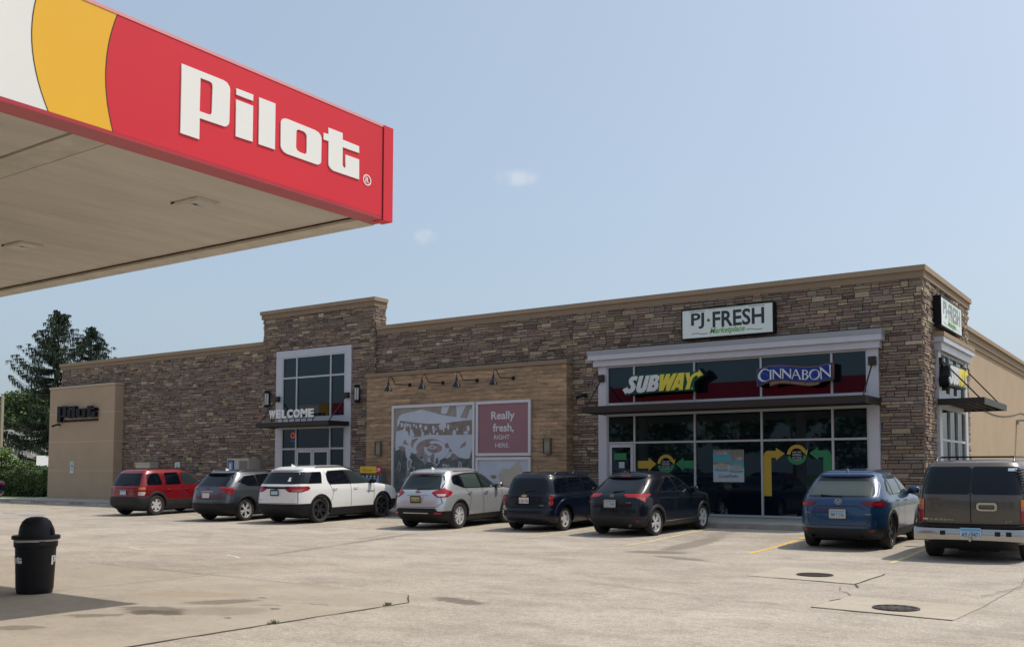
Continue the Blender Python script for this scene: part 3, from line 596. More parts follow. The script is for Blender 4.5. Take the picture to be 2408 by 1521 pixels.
# side glazing
mb = PMB(); mb.box(-6.0, -5.88, 29.35, 29.7, Z0, 5.05); mb.box(-6.0, -5.88, 33.15, 33.5, Z0, 5.05); mb.box(-6.0, -5.89, 29.7, 33.15, 3.5, 3.84)
mb.build('side_surround', ALU)
mb = PMB(); mb.box(-6.0, -5.76, 29.2, 33.6, 5.051, 5.27, 0); mb.box(-6.0, -5.68, 29.1, 33.7, 5.271, 5.42, 0); mb.box(-6.0, -5.66, 29.08, 33.72, 5.421, 5.55, 1)
mb.build('side_header', [ALU, TAN])
glazing('side_upper_window', 's', -5.985, [29.72, 30.9, 32.0, 33.12], [3.87, 5.02], .07, .09)
glazing('side_window', 's', -5.985, [29.72, 30.9, 32.0, 33.12], [.33, 2.55, 3.47], .07, .09)
# awnings: flat metal canopies hung on rods
def awning(x0, x1, yb, yf, z0, z1, side=False, xf=None):
    mb = PMB(); t = .05
    if not side:
        mb.box(x0, x1, yf, yf+t, z0, z1); mb.box(x0, x0+t, yf+t, yb, z0, z1); mb.box(x1-t, x1, yf+t, yb, z0, z1); mb.box(x0+t, x1-t, yf+t, yb, z1-.04, z1-.02)
        n = int((yb-yf)/.22)
        for i in range(1, n): mb.box(x0+t, x1-t, yf+t+i*.22, yf+t+i*.22+.03, z0+.02, z1-.041)
    else:
        mb.box(xf-t, xf, x0, x1, z0, z1); mb.box(yb, xf-t, x0, x0+t, z0, z1); mb.box(yb, xf-t, x1-t, x1, z0, z1); mb.box(yb, xf-t, x0+t, x1-t, z1-.04, z1-.02)
        for i in range(1, 5): mb.box(yb+i*.22, yb+i*.22+.03, x0+t, x1-t, z0+.02, z1-.041)
    return mb.build('awning', DARKM)
def rod(p, q, aw, br):
    mb = MB(); mb.tube([p, q], .022, 6); sub(mb, 'hanger_rod', DARKM, aw)
    mb = MB(); mb.box(br[0], br[1], br[2], br[3], br[4], br[5]); sub(mb, 'rod_bracket', DARKM, aw)
aw = awning(-31.35, -27.2, 27.84, 26.67, 3.40, 3.58)
rod((-31.27, 27.7, 4.62), (-31.25, 26.8, 3.58), aw, (-31.36, -31.16, 27.66, 27.775, 4.50, 4.72)); rod((-27.27, 27.7, 4.60), (-27.3, 26.8, 3.58), aw, (-27.38, -27.18, 27.66, 27.775, 4.50, 4.72))
aw = awning(-15.78, -7.1, 27.97, 26.4, 3.46, 3.66)
rod((-15.87, 27.8, 4.62), (-15.7, 26.55, 3.66), aw, (-15.96, -15.78, 27.74, 27.855, 4.55, 4.78)); rod((-7.28, 27.8, 4.65), (-7.2, 26.55, 3.66), aw, (-7.38, -7.18, 27.74, 27.855, 4.58, 4.82))
aw = awning(29.2, 33.0, -5.9, None, 3.50, 3.68, True, -4.7)
rod((-5.8, 29.5, 4.75), (-4.85, 29.4, 3.68), aw, (-5.875, -5.78, 29.4, 29.6, 4.66, 4.86)); rod((-5.8, 33.3, 4.75), (-4.85, 32.85, 3.68), aw, (-5.875, -5.78, 33.2, 33.4, 4.66, 4.86))
# ------------------------------------------------------------------ fuel canopy (runs 44 m along the lot; its east end shows)
RED = mat('red_fascia', (.62, .026, .042), .45, spec=.25, vary=(.5, .05)); YELF = mat('yellow_fascia', (.80, .44, .035), .45, spec=.25, vary=(.5, .04)); WHF = mat('white_fascia', (.76, .75, .72), .45, vary=(.5, .03))
LETW = mat('white_letter', (.78, .77, .74), .45); SOF = mat('canopy_soffit', (.50, .455, .395), .6, vary=(1.3, .13), stretch=(1.6, .35, 1)); SOFD = mat('soffit_seam', (.50, .46, .38), .6, vary=(2.5, .18))
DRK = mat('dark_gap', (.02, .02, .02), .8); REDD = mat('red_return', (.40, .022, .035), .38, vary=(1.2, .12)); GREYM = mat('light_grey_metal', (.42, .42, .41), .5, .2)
XC, YC, ZC, ZT = -8.65, 9.57, 4.9, 6.13
can = thing('fuel_canopy', 'flat fuel-station canopy with red, yellow and white fascia and white lettering, pale ribbed underside', 'canopy', (-30, 3.5, 0))
CO = Vector((-30, 3.5, 0))
def cpart(mb, name, mats, parent=None, **k):
    mb.v = [(a-CO.x, b-CO.y, c-CO.z) for a, b, c in mb.v]; return MB.build(mb, name, mats, parent or can, **k)
X0c, Y0c = -50.0, -4.0
# east fascia: curved bands white / yellow / red
def arc_pts(y_top, y_mid, y_bot, n=14):
    out = []
    for i in range(n+1):
        t = i/n; z = ZC+.04+(ZT-ZC-.04)*t
        y = (1-t)*(1-2*t)*y_bot+4*t*(1-t)*y_mid+t*(2*t-1)*y_top
        out.append((y, z))
    return out
A1 = arc_pts(4.74, 4.665, 4.84); A2 = arc_pts(5.52, 5.41, 5.505)
def fas(name, poly, m):
    me = shape(name, [[(y-CO.y, z) for y, z in poly]], m, can, (XC-CO.x-.05, 0, 0), SX, depth=.05); return me
fas('white_fascia_panel', [(Y0c, ZC+.04)]+A1+[(Y0c, ZT)], WHF)
fas('yellow_fascia_panel', A1+A2[::-1], YELF)
fas('red_fascia_panel', A2+[(YC-.17, ZT), (YC-.17, ZC+.04)][::1], RED)
mb = MB()   # gap lines along the band edges
for A_ in (A1, A2):
    mb.grid([[(XC+.002, y-.005, z), (XC+.002, y+.005, z)] for y, z in A_], flip=True)
cpart(mb, 'panel_joint', DRK); mb = MB()
mb.face([(XC+.003, YC-.176, ZC+.03), (XC+.003, YC-.166, ZC+.03), (XC+.003, YC-.166, ZT), (XC+.003, YC-.176, ZT)])
cpart(mb, 'post_joint', DRK)
mb = MB(); mb.box(XC-.17, XC+.015, YC-.165, YC+.015, ZC-.005, ZT+.03); mb.box(XC-.12, XC-.02, YC-.12, YC-.02, ZT+.03, ZT+.045)
cpart(mb, 'corner_post', RED)
mb = MB(); mb.box(XC-.06, XC+.006, Y0c, YC-.17, ZT, ZT+.035); mb.box(X0c, XC-.17, YC-.05, YC+.006, ZT, ZT+.035); cpart(mb, 'fascia_top_trim', mat('pale_red_trim', (.70, .30, .32), .4))
# north fascia (its reflection shows in the shop glass)
mb = MB(); mb.box(X0c+3.0, XC-.17, YC-.05, YC, ZC+.04, ZT); cpart(mb, 'north_red_fascia', RED)
mb = MB(); mb.box(X0c+2.1, X0c+2.99, YC-.05, YC, ZC+.04, ZT); cpart(mb, 'north_yellow_fascia', YELF)
mb = MB(); mb.box(X0c, X0c+2.09, YC-.05, YC, ZC+.04, ZT); mb.box(X0c, X0c+.05, Y0c, YC-.05, ZC+.04, ZT); mb.box(X0c, XC, Y0c-.05, Y0c, ZC+.04, ZT); cpart(mb, 'far_white_fascia', WHF)
# returns under the fascia: glossy dark red lip, then the pale gutter edge
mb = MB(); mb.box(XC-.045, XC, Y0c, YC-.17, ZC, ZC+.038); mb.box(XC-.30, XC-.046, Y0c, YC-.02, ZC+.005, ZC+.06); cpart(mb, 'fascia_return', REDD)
mb = MB(); mb.box(X0c, XC-.30, YC-.32, YC+.0, ZC+.002, ZC+.038)
for i in range(42): mb.box(X0c+.5+i*.97, X0c+.53+i*.97, YC-.10, YC-.08, ZC-.006, ZC+.0019)
cpart(mb, 'gutter_edge', SOFD)
# soffit: ribbed pans running along Y
mb = MB(); x = XC-.30; k = 0
while x > X0c+.1:
    mb.box(x-.3985, x-.0005, Y0c, 5.30, ZC+.055+.0012*(k%2), ZC+.08); mb.box(x-.3985, x-.0005, 5.72, YC-.33, ZC+.055+.0012*(k%2), ZC+.08); k += 1
    x -= .40
cpart(mb, 'soffit', SOF)
mb = MB(); mb.box(X0c, XC-.30, Y0c, YC-.33, ZC+.085, ZC+.12); cpart(mb, 'soffit_backing', SOFD)
mb = MB(); mb.box(X0c, XC-.30, 5.33, 5.69, ZC+.045, ZC+.083); cpart(mb, 'soffit_seam_strip', SOFD)
mb = MB(); mb.box(X0c, XC-.05, Y0c, YC-.05, ZC+.2, ZT-.2); cpart(mb, 'canopy_deck', GREYM)
LENS = mat('light_lens', (.42, .40, .35), .3); 
for x, y in ((-10.15, 7.62), (-14.2, 7.62), (-18.2, 7.62), (-14.2, 3.6), (-10.15, 3.6)):
    mb = MB(); mb.box(x-.26, x+.26, y-.17, y+.17, ZC+.034, ZC+.054); lf = cpart(mb, 'soffit_light', SOFD)
    mb = MB(); mb.box(x-.23, x-.03, y-.13, y+.13, ZC+.028, ZC+.033); mb.box(x+.03, x+.23, y-.13, y+.13, ZC+.028, ZC+.033); cpart(mb, 'lens', LENS, lf)
    mb = MB(); mb.lathe([(.035, .03), (0, .026)], (x, y, ZC), 10); mb.box(x-.26, x-.2, y-.178, y-.171, ZC+.03, ZC+.054); cpart(mb, 'lamp_clip', DRK, lf)
for x in (-17.5, -27, -36.5, -46):
    mb = MB(); mb.box(x-.2, x+.2, 3.4, 3.8, 0, ZC+.05); cpart(mb, 'column', WHF)
for n, lt in zip(('letter_p', 'letter_i_dot', 'letter_i', 'letter_l', 'letter_o', 'letter_t'), PILOT):
    shape(n, [[(y-CO.y, z) for y, z in p] for p in lt], LETW, can, (XC-CO.x, 0, 0), SX, depth=.012)
shape('registered_mark_ring', [circ(9.105-CO.y, 5.35, .075, 24, .072), circ(9.105-CO.y, 5.35, .060, 24, .057)], LETW, can, (XC-CO.x, 0, 0), SX, depth=.006)
text('registered_mark', 'R', LETW, can, (XC-CO.x, 9.105-CO.y, 5.313), SX, h=.075, depth=.006, bold=.01)

# ------------------------------------------------------------------ signs on the shop
BLKP = mat('black_plastic', (.007, .007, .010), .5, spec=.2); NAVY = mat('dark_navy', (.012, .025, .035), .5); GRN = mat('bright_green', (.13, .36, .10), .5); SGW = mat('sign_face_white', (.68, .74, .70), .35)
LGREY = mat('light_letter_face', (.62, .62, .62), .4); SHADG = mat('pale_green_print', (.30, .45, .36), .5)
def boxsign(label, face_c, axes, W, H, D, NAVY=NAVY):
    O, Rv, Uv = Vector(face_c), axes[0], axes[1]; N = Rv.cross(Uv)
    t = thing('cabinet_sign', label, 'sign', tuple(O-N*D))
    def q(mb, u0, u1, v0, v1, d0, d1):
        pts = []
        for d in (d0, d1):
            for u, v in ((u0, v0), (u1, v0), (u1, v1), (u0, v1)): pts.append(Rv*u+Uv*v+N*(d+D))
        for f in ((0, 3, 2, 1), (4, 5, 6, 7), (0, 1, 5, 4), (1, 2, 6, 5), (2, 3, 7, 6), (3, 0, 4, 7)): mb.face([pts[i] for i in f])
    mb = MB(); q(mb, -W/2, W/2, -H/2, H/2, -D, -.012); b = .035
    q(mb, -W/2, W/2, H/2-b, H/2, -.0119, .008); q(mb, -W/2, W/2, -H/2, -H/2+b, -.0119, .008); q(mb, -W/2, -W/2+b, -H/2+b, H/2-b, -.0119, .008); q(mb, W/2-b, W/2, -H/2+b, H/2-b, -.0119, .008)
    mb.build('cabinet', BLKP, t)
    mb = MB(); q(mb, -W/2+b, W/2-b, -H/2+b, H/2-b, -.0118, 0); mb.build('face', SGW, t)
    def at(u, v): return Rv*u+Uv*v+N*D
    k = W/2.94
    text('lettering', 'PJ', NAVY, t, at(-.93*k, -.16*k), axes, w=.43*k, h=.49*k, bold=.022, depth=.006)
    text('lettering', 'FRESH', NAVY, t, at(.37*k, -.16*k), axes, w=1.62*k, h=.49*k, bold=.022, depth=.006)
    st = [(math.sin(math.pi*i/5)*(.075 if i % 2 == 0 else .03), math.cos(math.pi*i/5)*(.075 if i % 2 == 0 else .026)) for i in range(10)]
    shape('star', [[(x-.575*k, y+.08) for x, y in st]], NAVY, t, at(0, 0), axes, depth=.006)
    text('script', 'Marketplace', GRN, t, at(.02*k, -.385*k), axes, w=1.12*k, h=.22*k, shear=.35, bold=.018, depth=.006)
    text('small_print', 'QUALITY HOMESTYLE FOODS', SHADG, t, at(.02*k, .365*k), axes, w=1.18*k, h=.055*k, depth=.004)
    for s in (-1, 1):
        shape('rule', [rect(*( (-1.2*k, -.68*k) if s < 0 else (.70*k, 1.2*k)), .375*k, .39*k)], NAVY, t, at(0, 0), axes, depth=.004)
        sw = [(s*(.62+.5*i/10)*k, (-.30+.018*math.sin(i/10*6.28)*s)*k) for i in range(11)]
        shape('flourish', [sw+[(x, y-.016) for x, y in sw[::-1]]], NAVY, t, at(0, 0), axes, depth=.004)
    return t
boxsign('white rectangular sign reading PJ FRESH Marketplace above the shop front windows', (-11.49, 27.70, 6.155), FX, 2.94, .93, .24)
boxsign('white rectangular sign reading PJ FRESH Marketplace on the sunlit side wall round the corner', (-5.75, 30.67, 6.16), SX, 2.96, .87, .20, mat('glare_paled_lettering', (.22, .25, .25), .4))  # sun glare over this sign is put into the greyer lettering colour
SUBG = mat('deep_green', (.005, .07, .04), .45, spec=.25); SUBY = mat('sign_yellow', (.68, .55, .05), .42); SUBW_ = mat('sign_pale_grey', (.62, .62, .62), .42)
def arrow_sign(label, O, axes, u0, mirror_back):
    t = thing('channel_letter_sign', label, 'sign', O)
    def tr(p): return [(x+u0, z-O[2]) for x, z in p]
    shape('backing_cabinet', [tr(SUB['bk'])], BLKP, t, (0, 0, 0), axes, depth=mirror_back, off=-mirror_back)
    shape('green_face', [tr(SUB['bk'])], SUBG, t, (0, 0, 0), axes, depth=.02)
    for k_, hs, m in (('S', (), SUBW_), ('U', (), SUBW_), ('B', ('Bh', 'Bh2'), SUBW_), ('W', (), SUBY), ('A', ('Ah',), SUBY), ('Y', (), SUBY), ('dot', (), GRN)):
        shape('letter_'+k_.lower() if k_ != 'dot' else 'square_dot', [tr(SUB[k_])]+[tr(SUB[h]) for h in hs], m, t, (0, 0, 0), axes, depth=.03, off=.02)
    return t
arrow_sign('white and yellow SUBWAY letter sign with arrow ends in front of the shop front windows', (-13.5, 27.45, 4.35), FX, 13.5, .32)
arrow_sign('white and yellow SUBWAY letter sign with arrow ends on the sunlit side of the shop', (-5.62, 30.6, 4.35), SX, 13.5, .24)
CINB = mat('royal_blue', (.008, .03, .21), .4, spec=.25); CINC = mat('swirl_blue', (.02, .08, .30), .4, spec=.25); BRN = mat('brown_board', (.19, .085, .045), .55); BRT = mat('tan_print', (.50, .36, .24), .5)
t_ = thing('bakery_sign', 'wavy blue bakery sign reading CINNABON in a brown frame on the shop front windows', 'sign', (-9.4, 27.53, 4.4))
def tc_(p): return [(x+9.4, z-4.4) for x, z in p]
shape('board', [tc_(CIN['board'])], BRN, t_, depth=.16, off=-.16); shape('cabinet_back', [tc_([(x*.97-.28, z) for x, z in CIN['board']])], BLKP, t_, depth=.18, off=-.345); shape('tagline_strip', [tc_(CIN['tab'])], BRN, t_, depth=.10, off=-.11)
shape('blue_face', [tc_(CIN['blue'])], CINB, t_, depth=.012)
for cx, cy, r_ in ((-10.28, 4.40, .13), (-8.79, 4.38, .10), (-9.5, 4.60, .0)):
    if r_:
        shape('swirl', [tc_([(cx+r_*k_*math.cos(a), cy+r_*k_*math.sin(a)) for k_, a in [(1-.1*i/12, .45*i) for i in range(12)]]+[(cx+r_*k_*math.cos(a), cy+r_*k_*math.sin(a)) for k_, a in [(.72-.1*i/12, .45*i) for i in range(11, -1, -1)]])], CINC, t_, depth=.004, off=.012)
shape('swirl', [tc_([(-10.1, 4.66), (-9.9, 4.675), (-9.7, 4.66), (-9.45, 4.61), (-9.7, 4.625), (-9.9, 4.63)])], CINC, t_, depth=.004, off=.012)
shape('swirl', [tc_([(-9.2, 4.22), (-8.9, 4.20), (-8.6, 4.21), (-8.35, 4.27), (-8.6, 4.245), (-8.9, 4.235)])], CINC, t_, depth=.004, off=.012)
for k_, hs in (('C', ()), ('I', ()), ('N1', ()), ('N2', ()), ('A', ('Ah',)), ('B', ('Bh', 'Bh2')), ('O', ('Oh',)), ('N3', ())):
    shape('letter_'+k_[0].lower(), [tc_(CIN[k_])]+[tc_(CIN[h]) for h in hs], LGREY, t_, depth=.014, off=.016)
for s, a, b, z, sl in (('WORLD', -10.06, -9.83, 4.185, .10), ('FAMOUS', -9.79, -9.53, 4.19, -.06), ('CINNAMON', -9.48, -9.10, 4.14, -.13), ('ROLLS', -9.03, -8.70, 4.10, .0)):
    a_ = R(math.degrees(math.atan(sl))); text('tagline', s, BRT, t_, ((a+b)/2+9.4, 0, z-4.4), (Vector((math.cos(a_), 0, math.sin(a_))), Vector((-math.sin(a_), 0, math.cos(a_)))), w=b-a, h=.05, depth=.01)
# black channel letters on the beige block
t_ = thing('letter_sign', 'black raised pilot letter sign on the beige block at the left end', 'sign', (-45.4, 27.499, 4.47))
def pl(p): return [((y-7.6)*(3.3/2.68), (z-5.52)*(.80/.745)) for y, z in p]
for n, lt in zip(('letter_p', 'letter_i_dot', 'letter_i', 'letter_l', 'letter_o', 'letter_t'), PILOT): shape(n, [pl(p) for p in lt], BLKP, t_, depth=.16, off=.05)
mb = MB(); mb.box(-1.3, 1.66, -.045, 0, -.40, -.30); mb.box(-1.3, 1.66, -.045, 0, .1, .2); mb.build('raceway', BLKP, t_)
# WELCOME letters standing on the entrance awning
WL = mat('pale_letter', (.78, .77, .76), .45)
t_ = thing('letter_sign', 'pale WELCOME letters standing on the entrance awning', 'sign', (-29.31, 26.72, 3.60))
x = -1.26
for ch, wd in zip('WELCOME', (.37, .27, .25, .31, .35, .38, .27)):
    text('letter_'+ch.lower(), ch, WL, t_, (x+wd/2, 0, .13), FX, w=wd, h=.34, bold=.045, depth=.05); x += wd+.055
mb = MB(); mb.box(-1.28, 1.3, .0, .03, .10, .125)
for i in range(8): mb.box(-1.2+i*.34, -1.18+i*.34, 0, .03, -.02, .10)
mb.build('letter_rail', DARKM, t_)
# ------------------------------------------------------------------ wall posters
PFR = mat('silver_poster_frame', (.56, .55, .58), .4, .2)
def poster(label, x0, x1, z0, z1, m, y=27.53, fr=.10):
    t = thing('framed_poster', label, 'poster', ((x0+x1)/2, y, z0)); w_, h_ = (x1-x0)/2, z1-z0
    mb = MB(); mb.box(-w_, w_, -.07, 0, 0, fr); mb.box(-w_, w_, -.07, 0, h_-fr, h_); mb.box(-w_, -w_+fr, -.068, 0, fr, h_-fr); mb.box(w_-fr, w_, -.068, 0, fr, h_-fr); mb.build('frame', PFR, t)
    mb = MB(); mb.box(-w_+fr, w_-fr, -.03, 0, fr, h_-fr); mb.build('print', m, t)
    return t
def pshape(t, name, pts, m, layer, y=27.53, z0=0):
    return shape(name, [[(a-t.location.x, b-t.location.z) for a, b in pts]], m, t, (0, -.030, 0), FX, depth=.0012*(layer+1))
PBG = mat('poster_olive_grey', (.24, .225, .19), .45, vary=(1.2, .35)); PW = mat('poster_pale_blue', (.44, .48, .56), .4, vary=(1.5, .08)); PCR = mat('poster_crust', (.19, .155, .13), .45, vary=(6, .35)); PON = mat('poster_mauve', (.24, .185, .18), .45, vary=(3, .3))
PDK = mat('poster_dark_leaf', (.075, .095, .095), .45, vary=(4, .6)); PLF = mat('poster_leaf_grey', (.25, .30, .30), .45, vary=(5, .3)); PMV = mat('poster_dull_mauve', (.26, .125, .145), .45, vary=(.7, .05)); PTX = mat('poster_lettering', (.58, .58, .62), .45)
PBE = mat('poster_beige', (.42, .38, .31), .45, vary=(3, .08))
t_ = poster('tall framed black and white sandwich photograph, largest of the posters on the wood-look wall', -24.69, -20.80, .75, 4.08, PBG)
pshape(t_, 'lettuce', [(-24.57, .87), (-20.92, .87), (-20.92, 2.3), (-21.8, 2.35), (-23, 2.4), (-24.57, 2.5)], PDK, 0)
pshape(t_, 'backdrop_blur', [(-22.3, 3.97), (-21.95, 3.97), (-22.1, 3.7), (-22.35, 3.72)], PW, 0); pshape(t_, 'backdrop_blur', [(-21.65, 3.97), (-21.2, 3.97), (-21.5, 3.5), (-21.62, 3.5)], PW, 0)
pshape(t_, 'crust', FOOD['crust'], PCR, 1); pshape(t_, 'bread', FOOD['low'], PW, 2); pshape(t_, 'bun', FOOD['bun'], PW, 3)
for qi, k_ in enumerate('abcdefghijkl'): pshape(t_, 'filling', FOOD[k_], PON, 4+.1*qi)
RX = [circ(-22.80, 2.47, .86, 30, .50), circ(-22.80, 2.47, .70, 30, .34), circ(-22.62, 2.45, .50, 24, .30), circ(-22.62, 2.47, .36, 24, .17)]
def band(o, i_, a, b): return [o[k % len(o)] for k in range(a, b+1)]+[i_[k % len(i_)] for k in range(b, a-1, -1)]
rs = random.Random(5)
def blob(cx, cz, rx, rz, n=11, k=.28):
    p0 = rs.uniform(0, 6); return [(cx+rx*math.cos(6.283*i/n+p0)*(1+rs.uniform(-k, k)), cz+rz*math.sin(6.283*i/n+p0)*(1+rs.uniform(-k, k))) for i in range(n)]
for cx, cz, rx, rz in ((-24.2, 3.36, .07, .10), (-24.05, 3.3, .05, .12), (-23.93, 3.36, .07, .07), (-23.8, 3.3, .04, .08), (-23.62, 3.33, .04, .06), (-23.5, 3.27, .04, .06), (-24.1, 3.08, .10, .14), (-23.95, 3.0, .06, .12), (-23.75, 3.06, .08, .16), (-23.65, 2.98, .06, .10), (-23.3, 3.3, .06, .08), (-23.25, 3.14, .03, .05), (-23.2, 2.98, .06, .12), (-23.05, 3.22, .07, .08), (-22.7, 3.22, .06, .07), (-22.68, 3.08, .05, .09), (-22.58, 3.15, .04, .04), (-22.35, 3.24, .09, .13), (-22.2, 3.27, .13, .12), (-22.0, 3.22, .06, .12), (-22.2, 3.1, .04, .05), (-22.5, 2.97, .06, .09), (-22.83, 2.97, .04, .09), (-21.72, 3.02, .09, .10), (-21.6, 3.13, .04, .06), (-21.2, 3.0, .12, .06), (-21.1, 3.15, .07, .1)):
    pshape(t_, 'seed', blob(cx, cz, rx, rz), PW, 5+.13*(si := (globals().get('si', 0)+1)))
pshape(t_, 'onion', circ(-22.80, 2.47, .84, 30, .48), PON, 6.2)
for j, (o_, i_, a, b) in enumerate(((RX[0], RX[1], 2, 17), (RX[0], RX[1], 19, 30), (RX[2], RX[3], 11, 24), (RX[2], RX[3], 0, 8))): pshape(t_, 'onion_ring', band(o_, i_, a, b), PW, 6.5+.3*j)
pshape(t_, 'onion_ring', blob(-22.75, 2.5, .20, .07), PW, 8); pshape(t_, 'filling', blob(-22.72, 2.5, .12, .035), PON, 8.2)
for i in range(44):
    cx = rs.uniform(-24.45, -21.1); cz = rs.uniform(.95, 2.15 if cx < -22.3 else 1.95); a_, b_, sd = rs.uniform(.06, .14), rs.uniform(.09, .24), rs.random()
    q = blob(cx, cz, a_, b_, 12, .4); pshape(t_, 'leaf', q, rs.choice((PLF, PLF, PW)), 9+i*.32); pshape(t_, 'leaf_shade', [(cx+(x-cx)*.68, cz+(z-cz)*.74-.01) for x, z in q], rs.choice((PDK, PDK, PON, PBG)), 9.16+i*.32)
t_ = poster('framed dusty pink poster reading Really fresh, RIGHT HERE.', -20.75, -18.43, 2.17, 4.08, PMV)
for s, x, z, w_, h_, b in (('Really', -19.60, 3.35, .99, .36, .018), ('fresh,', -19.58, 2.96, .88, .33, .018), ('RIGHT', -19.64, 2.74, .66, .15, .004), ('HERE.', -19.62, 2.46, .60, .15, .004)):
    text('lettering', s, PTX, t_, (x-t_.location.x, -.03, z-t_.location.z), FX, w=w_, h=h_, bold=b, depth=.006)
t_ = poster('pale blue framed poster with beige shapes, half hidden by the small black wagon', -20.75, -18.43, .55, 2.13, PW)
pshape(t_, 'bread_shape', [(-19.8, 1.5), (-19.62, 1.75), (-19.3, 1.72), (-19.05, 1.95), (-18.9, 2.0), (-18.75, 1.6), (-18.9, 1.2), (-19.3, 1.0), (-19.7, 1.2)], PBE, 1); pshape(t_, 'slice', blob(-20.0, 1.45, .13, .08), PON, 2); pshape(t_, 'slice', blob(-19.55, 1.05, .25, .10), PON, 2)
# window poster and vinyl arrows
CPW = mat('print_white', (.42, .47, .52), .5); TEAL = mat('print_teal', (.08, .33, .40), .5); BUNM = mat('print_bun', (.40, .33, .28), .5, vary=(14, .4)); CPB = mat('print_brown_grey', (.22, .2, .17), .5, vary=(5, .3))
GP = 27.935
t_ = thing('window_poster', 'teal and white poster of frosted rolls reading CinnaPacks on the shop window', 'poster', (-11.57, GP, 1.33))
shape('paper', [rect(-.49, .49, 0, .97)], CPW, t_, depth=.004); shape('boxes_print', [rect(-.49, .49, .52, .97)], CPB, t_, depth=.006)
shape('open_box', [[(-.49, .60), (.05, .60), (.12, .66), (.08, .80), (-.02, .88), (-.49, .88)]], TEAL, t_, depth=.008); shape('open_box', [[(.05, .42), (.49, .40), (.49, .62), (.15, .64), (.05, .55)]], TEAL, t_, depth=.0075)
for x, z, a, b in ((-.22, .46, .20, .10), (.24, .42, .21, .09), (-.28, .86, .10, .04), (-.1, .87, .10, .04), (.36, .70, .12, .05)): shape('roll', [circ(x, z, a, 16, b)], BUNM, t_, depth=.010)
for x, z in ((-.22, .36), (.24, .32)): shape('plate', [circ(x, z, .24, 18, .045)], TEAL, t_, depth=.009)
text('lettering', 'CinnaPacks', NAVY, t_, (0, 0, .13), FX, w=.62, h=.10, shear=.2, depth=.008)
VY = mat('vinyl_yellow', (.50, .32, .03), .5); VG = mat('vinyl_green', (.015, .20, .075), .5); VW = mat('vinyl_print_white', (.45, .48, .5), .5)
def arrows(label, O, bent):
    t = thing('window_decal', label, 'window decal', O); ax = FX
    ya = circ(0, 0, .29, 16, .29, 178, 20); yi = circ(0, 0, .19, 16, .19, 22, 178)
    shape('yellow_arc', [ya+[(.33, .18), (.29, -.02), (.12, .13)]+yi], VY, t, (0, 0, 0), ax, .003)
    ga = circ(0, 0, .29, 16, .29, 190, 355); gi = circ(0, 0, .19, 16, .19, 355, 190)
    shape('green_arc', [ga+gi], VG, t, (0, 0, 0), ax, .003)
    for i, s in enumerate(('WE HIT', 'REFRESH', 'ON YOUR', 'FAVORITES')): text('message', s, VW, t, (0, 0, .045-.075*i), ax, w=.27, h=.052, bold=.02, depth=.003)
    if not bent:
        shape('yellow_arrow', [[(-.98, .10), (-.60, .10), (-.60, .20), (-.33, .0), (-.60, -.22), (-.60, -.14), (-.98, -.14)]], VY, t, (0, 0, 0), ax, .003)
        shape('green_arrow', [[(.98, .10), (.60, .10), (.60, .20), (.33, .0), (.60, -.22), (.60, -.14), (.98, -.14)]], VG, t, (0, 0, 0), ax, .003)
    else:
        a = [(-1.0, -1.2), (-1.0, -.04), (-.97, .06), (-.90, .12), (-.62, .12), (-.62, .21), (-.36, .04), (-.62, -.16), (-.62, -.08), (-.76, -.08), (-.76, -1.2)]
        shape('yellow_arrow', [a], VY, t, (0, 0, 0), ax, .003); shape('green_arrow', [[(-x, y+.0) for x, y in a]], VG, t, (0, 0, 0), ax, .003)
arrows('straight yellow and green window arrows round a circle, on the pane beside the shop door', (-13.64, GP, 1.88), False)
arrows('tall bent yellow and green window arrows round a circle, left of the blue car', (-9.48, GP, 2.13), True)
t_ = tag(shape('window_notice', [rect(-.22, .22, -.11, .11)], VG, None, (-15.25, 27.925, 2.12), FX, .004), 'small green notice on the glass of the shop door', 'notice')
t_ = tag(shape('window_notice', [rect(-.10, .10, -.10, .10)], VW, None, (-15.2, 27.925, 1.85), FX, .004), 'small white notice low on the glass of the shop door', 'notice')
# ------------------------------------------------------------------ wall lamps
def goose(x, label):
    t = thing('gooseneck_lamp', label, 'wall lamp', (x, 27.55, 4.83), group='gooseneck lamps over the posters')
    mb = MB(); mb.lathe([(0, .0), (.065, 0), (.065, -.03), (.0, -.03)], n=16, axis='y'); mb.build('wall_plate', BLKP, t, True)
    mb = MB(); mb.tube([(0, -.03, 0), (0, -.78, -.04), (0, -.86, .02), (0, -.97, .17), (0, -1.05, .22), (0, -1.13, .20), (0, -1.18, .10), (0, -1.18, -.02)], .014, 8); mb.build('arm', BLKP, t, True)
    mb = MB(); mb.lathe([(.0, .02), (.035, .02), (.038, -.09), (.05, -.11), (.155, -.30), (.150, -.30), (.045, -.115), (0, -.10)], (0, -1.18, -.0), 20); mb.build('lamp_shade', mat('black_enamel', (.006, .007, .012), .22, spec=.35) if 'black_enamel' not in bpy.data.materials else bpy.data.materials['black_enamel'], t, True)
goose(-23.88, 'black gooseneck lamp over the sandwich poster, leftmost of the four'); goose(-22.30, 'black gooseneck lamp over the middle of the sandwich poster'); goose(-20.75, 'black gooseneck lamp over the gap between the two upper posters'); goose(-19.19, 'black gooseneck lamp over the pink poster, rightmost of the four')
OPAL = mat('opal_glass', (.55, .56, .58), .3)
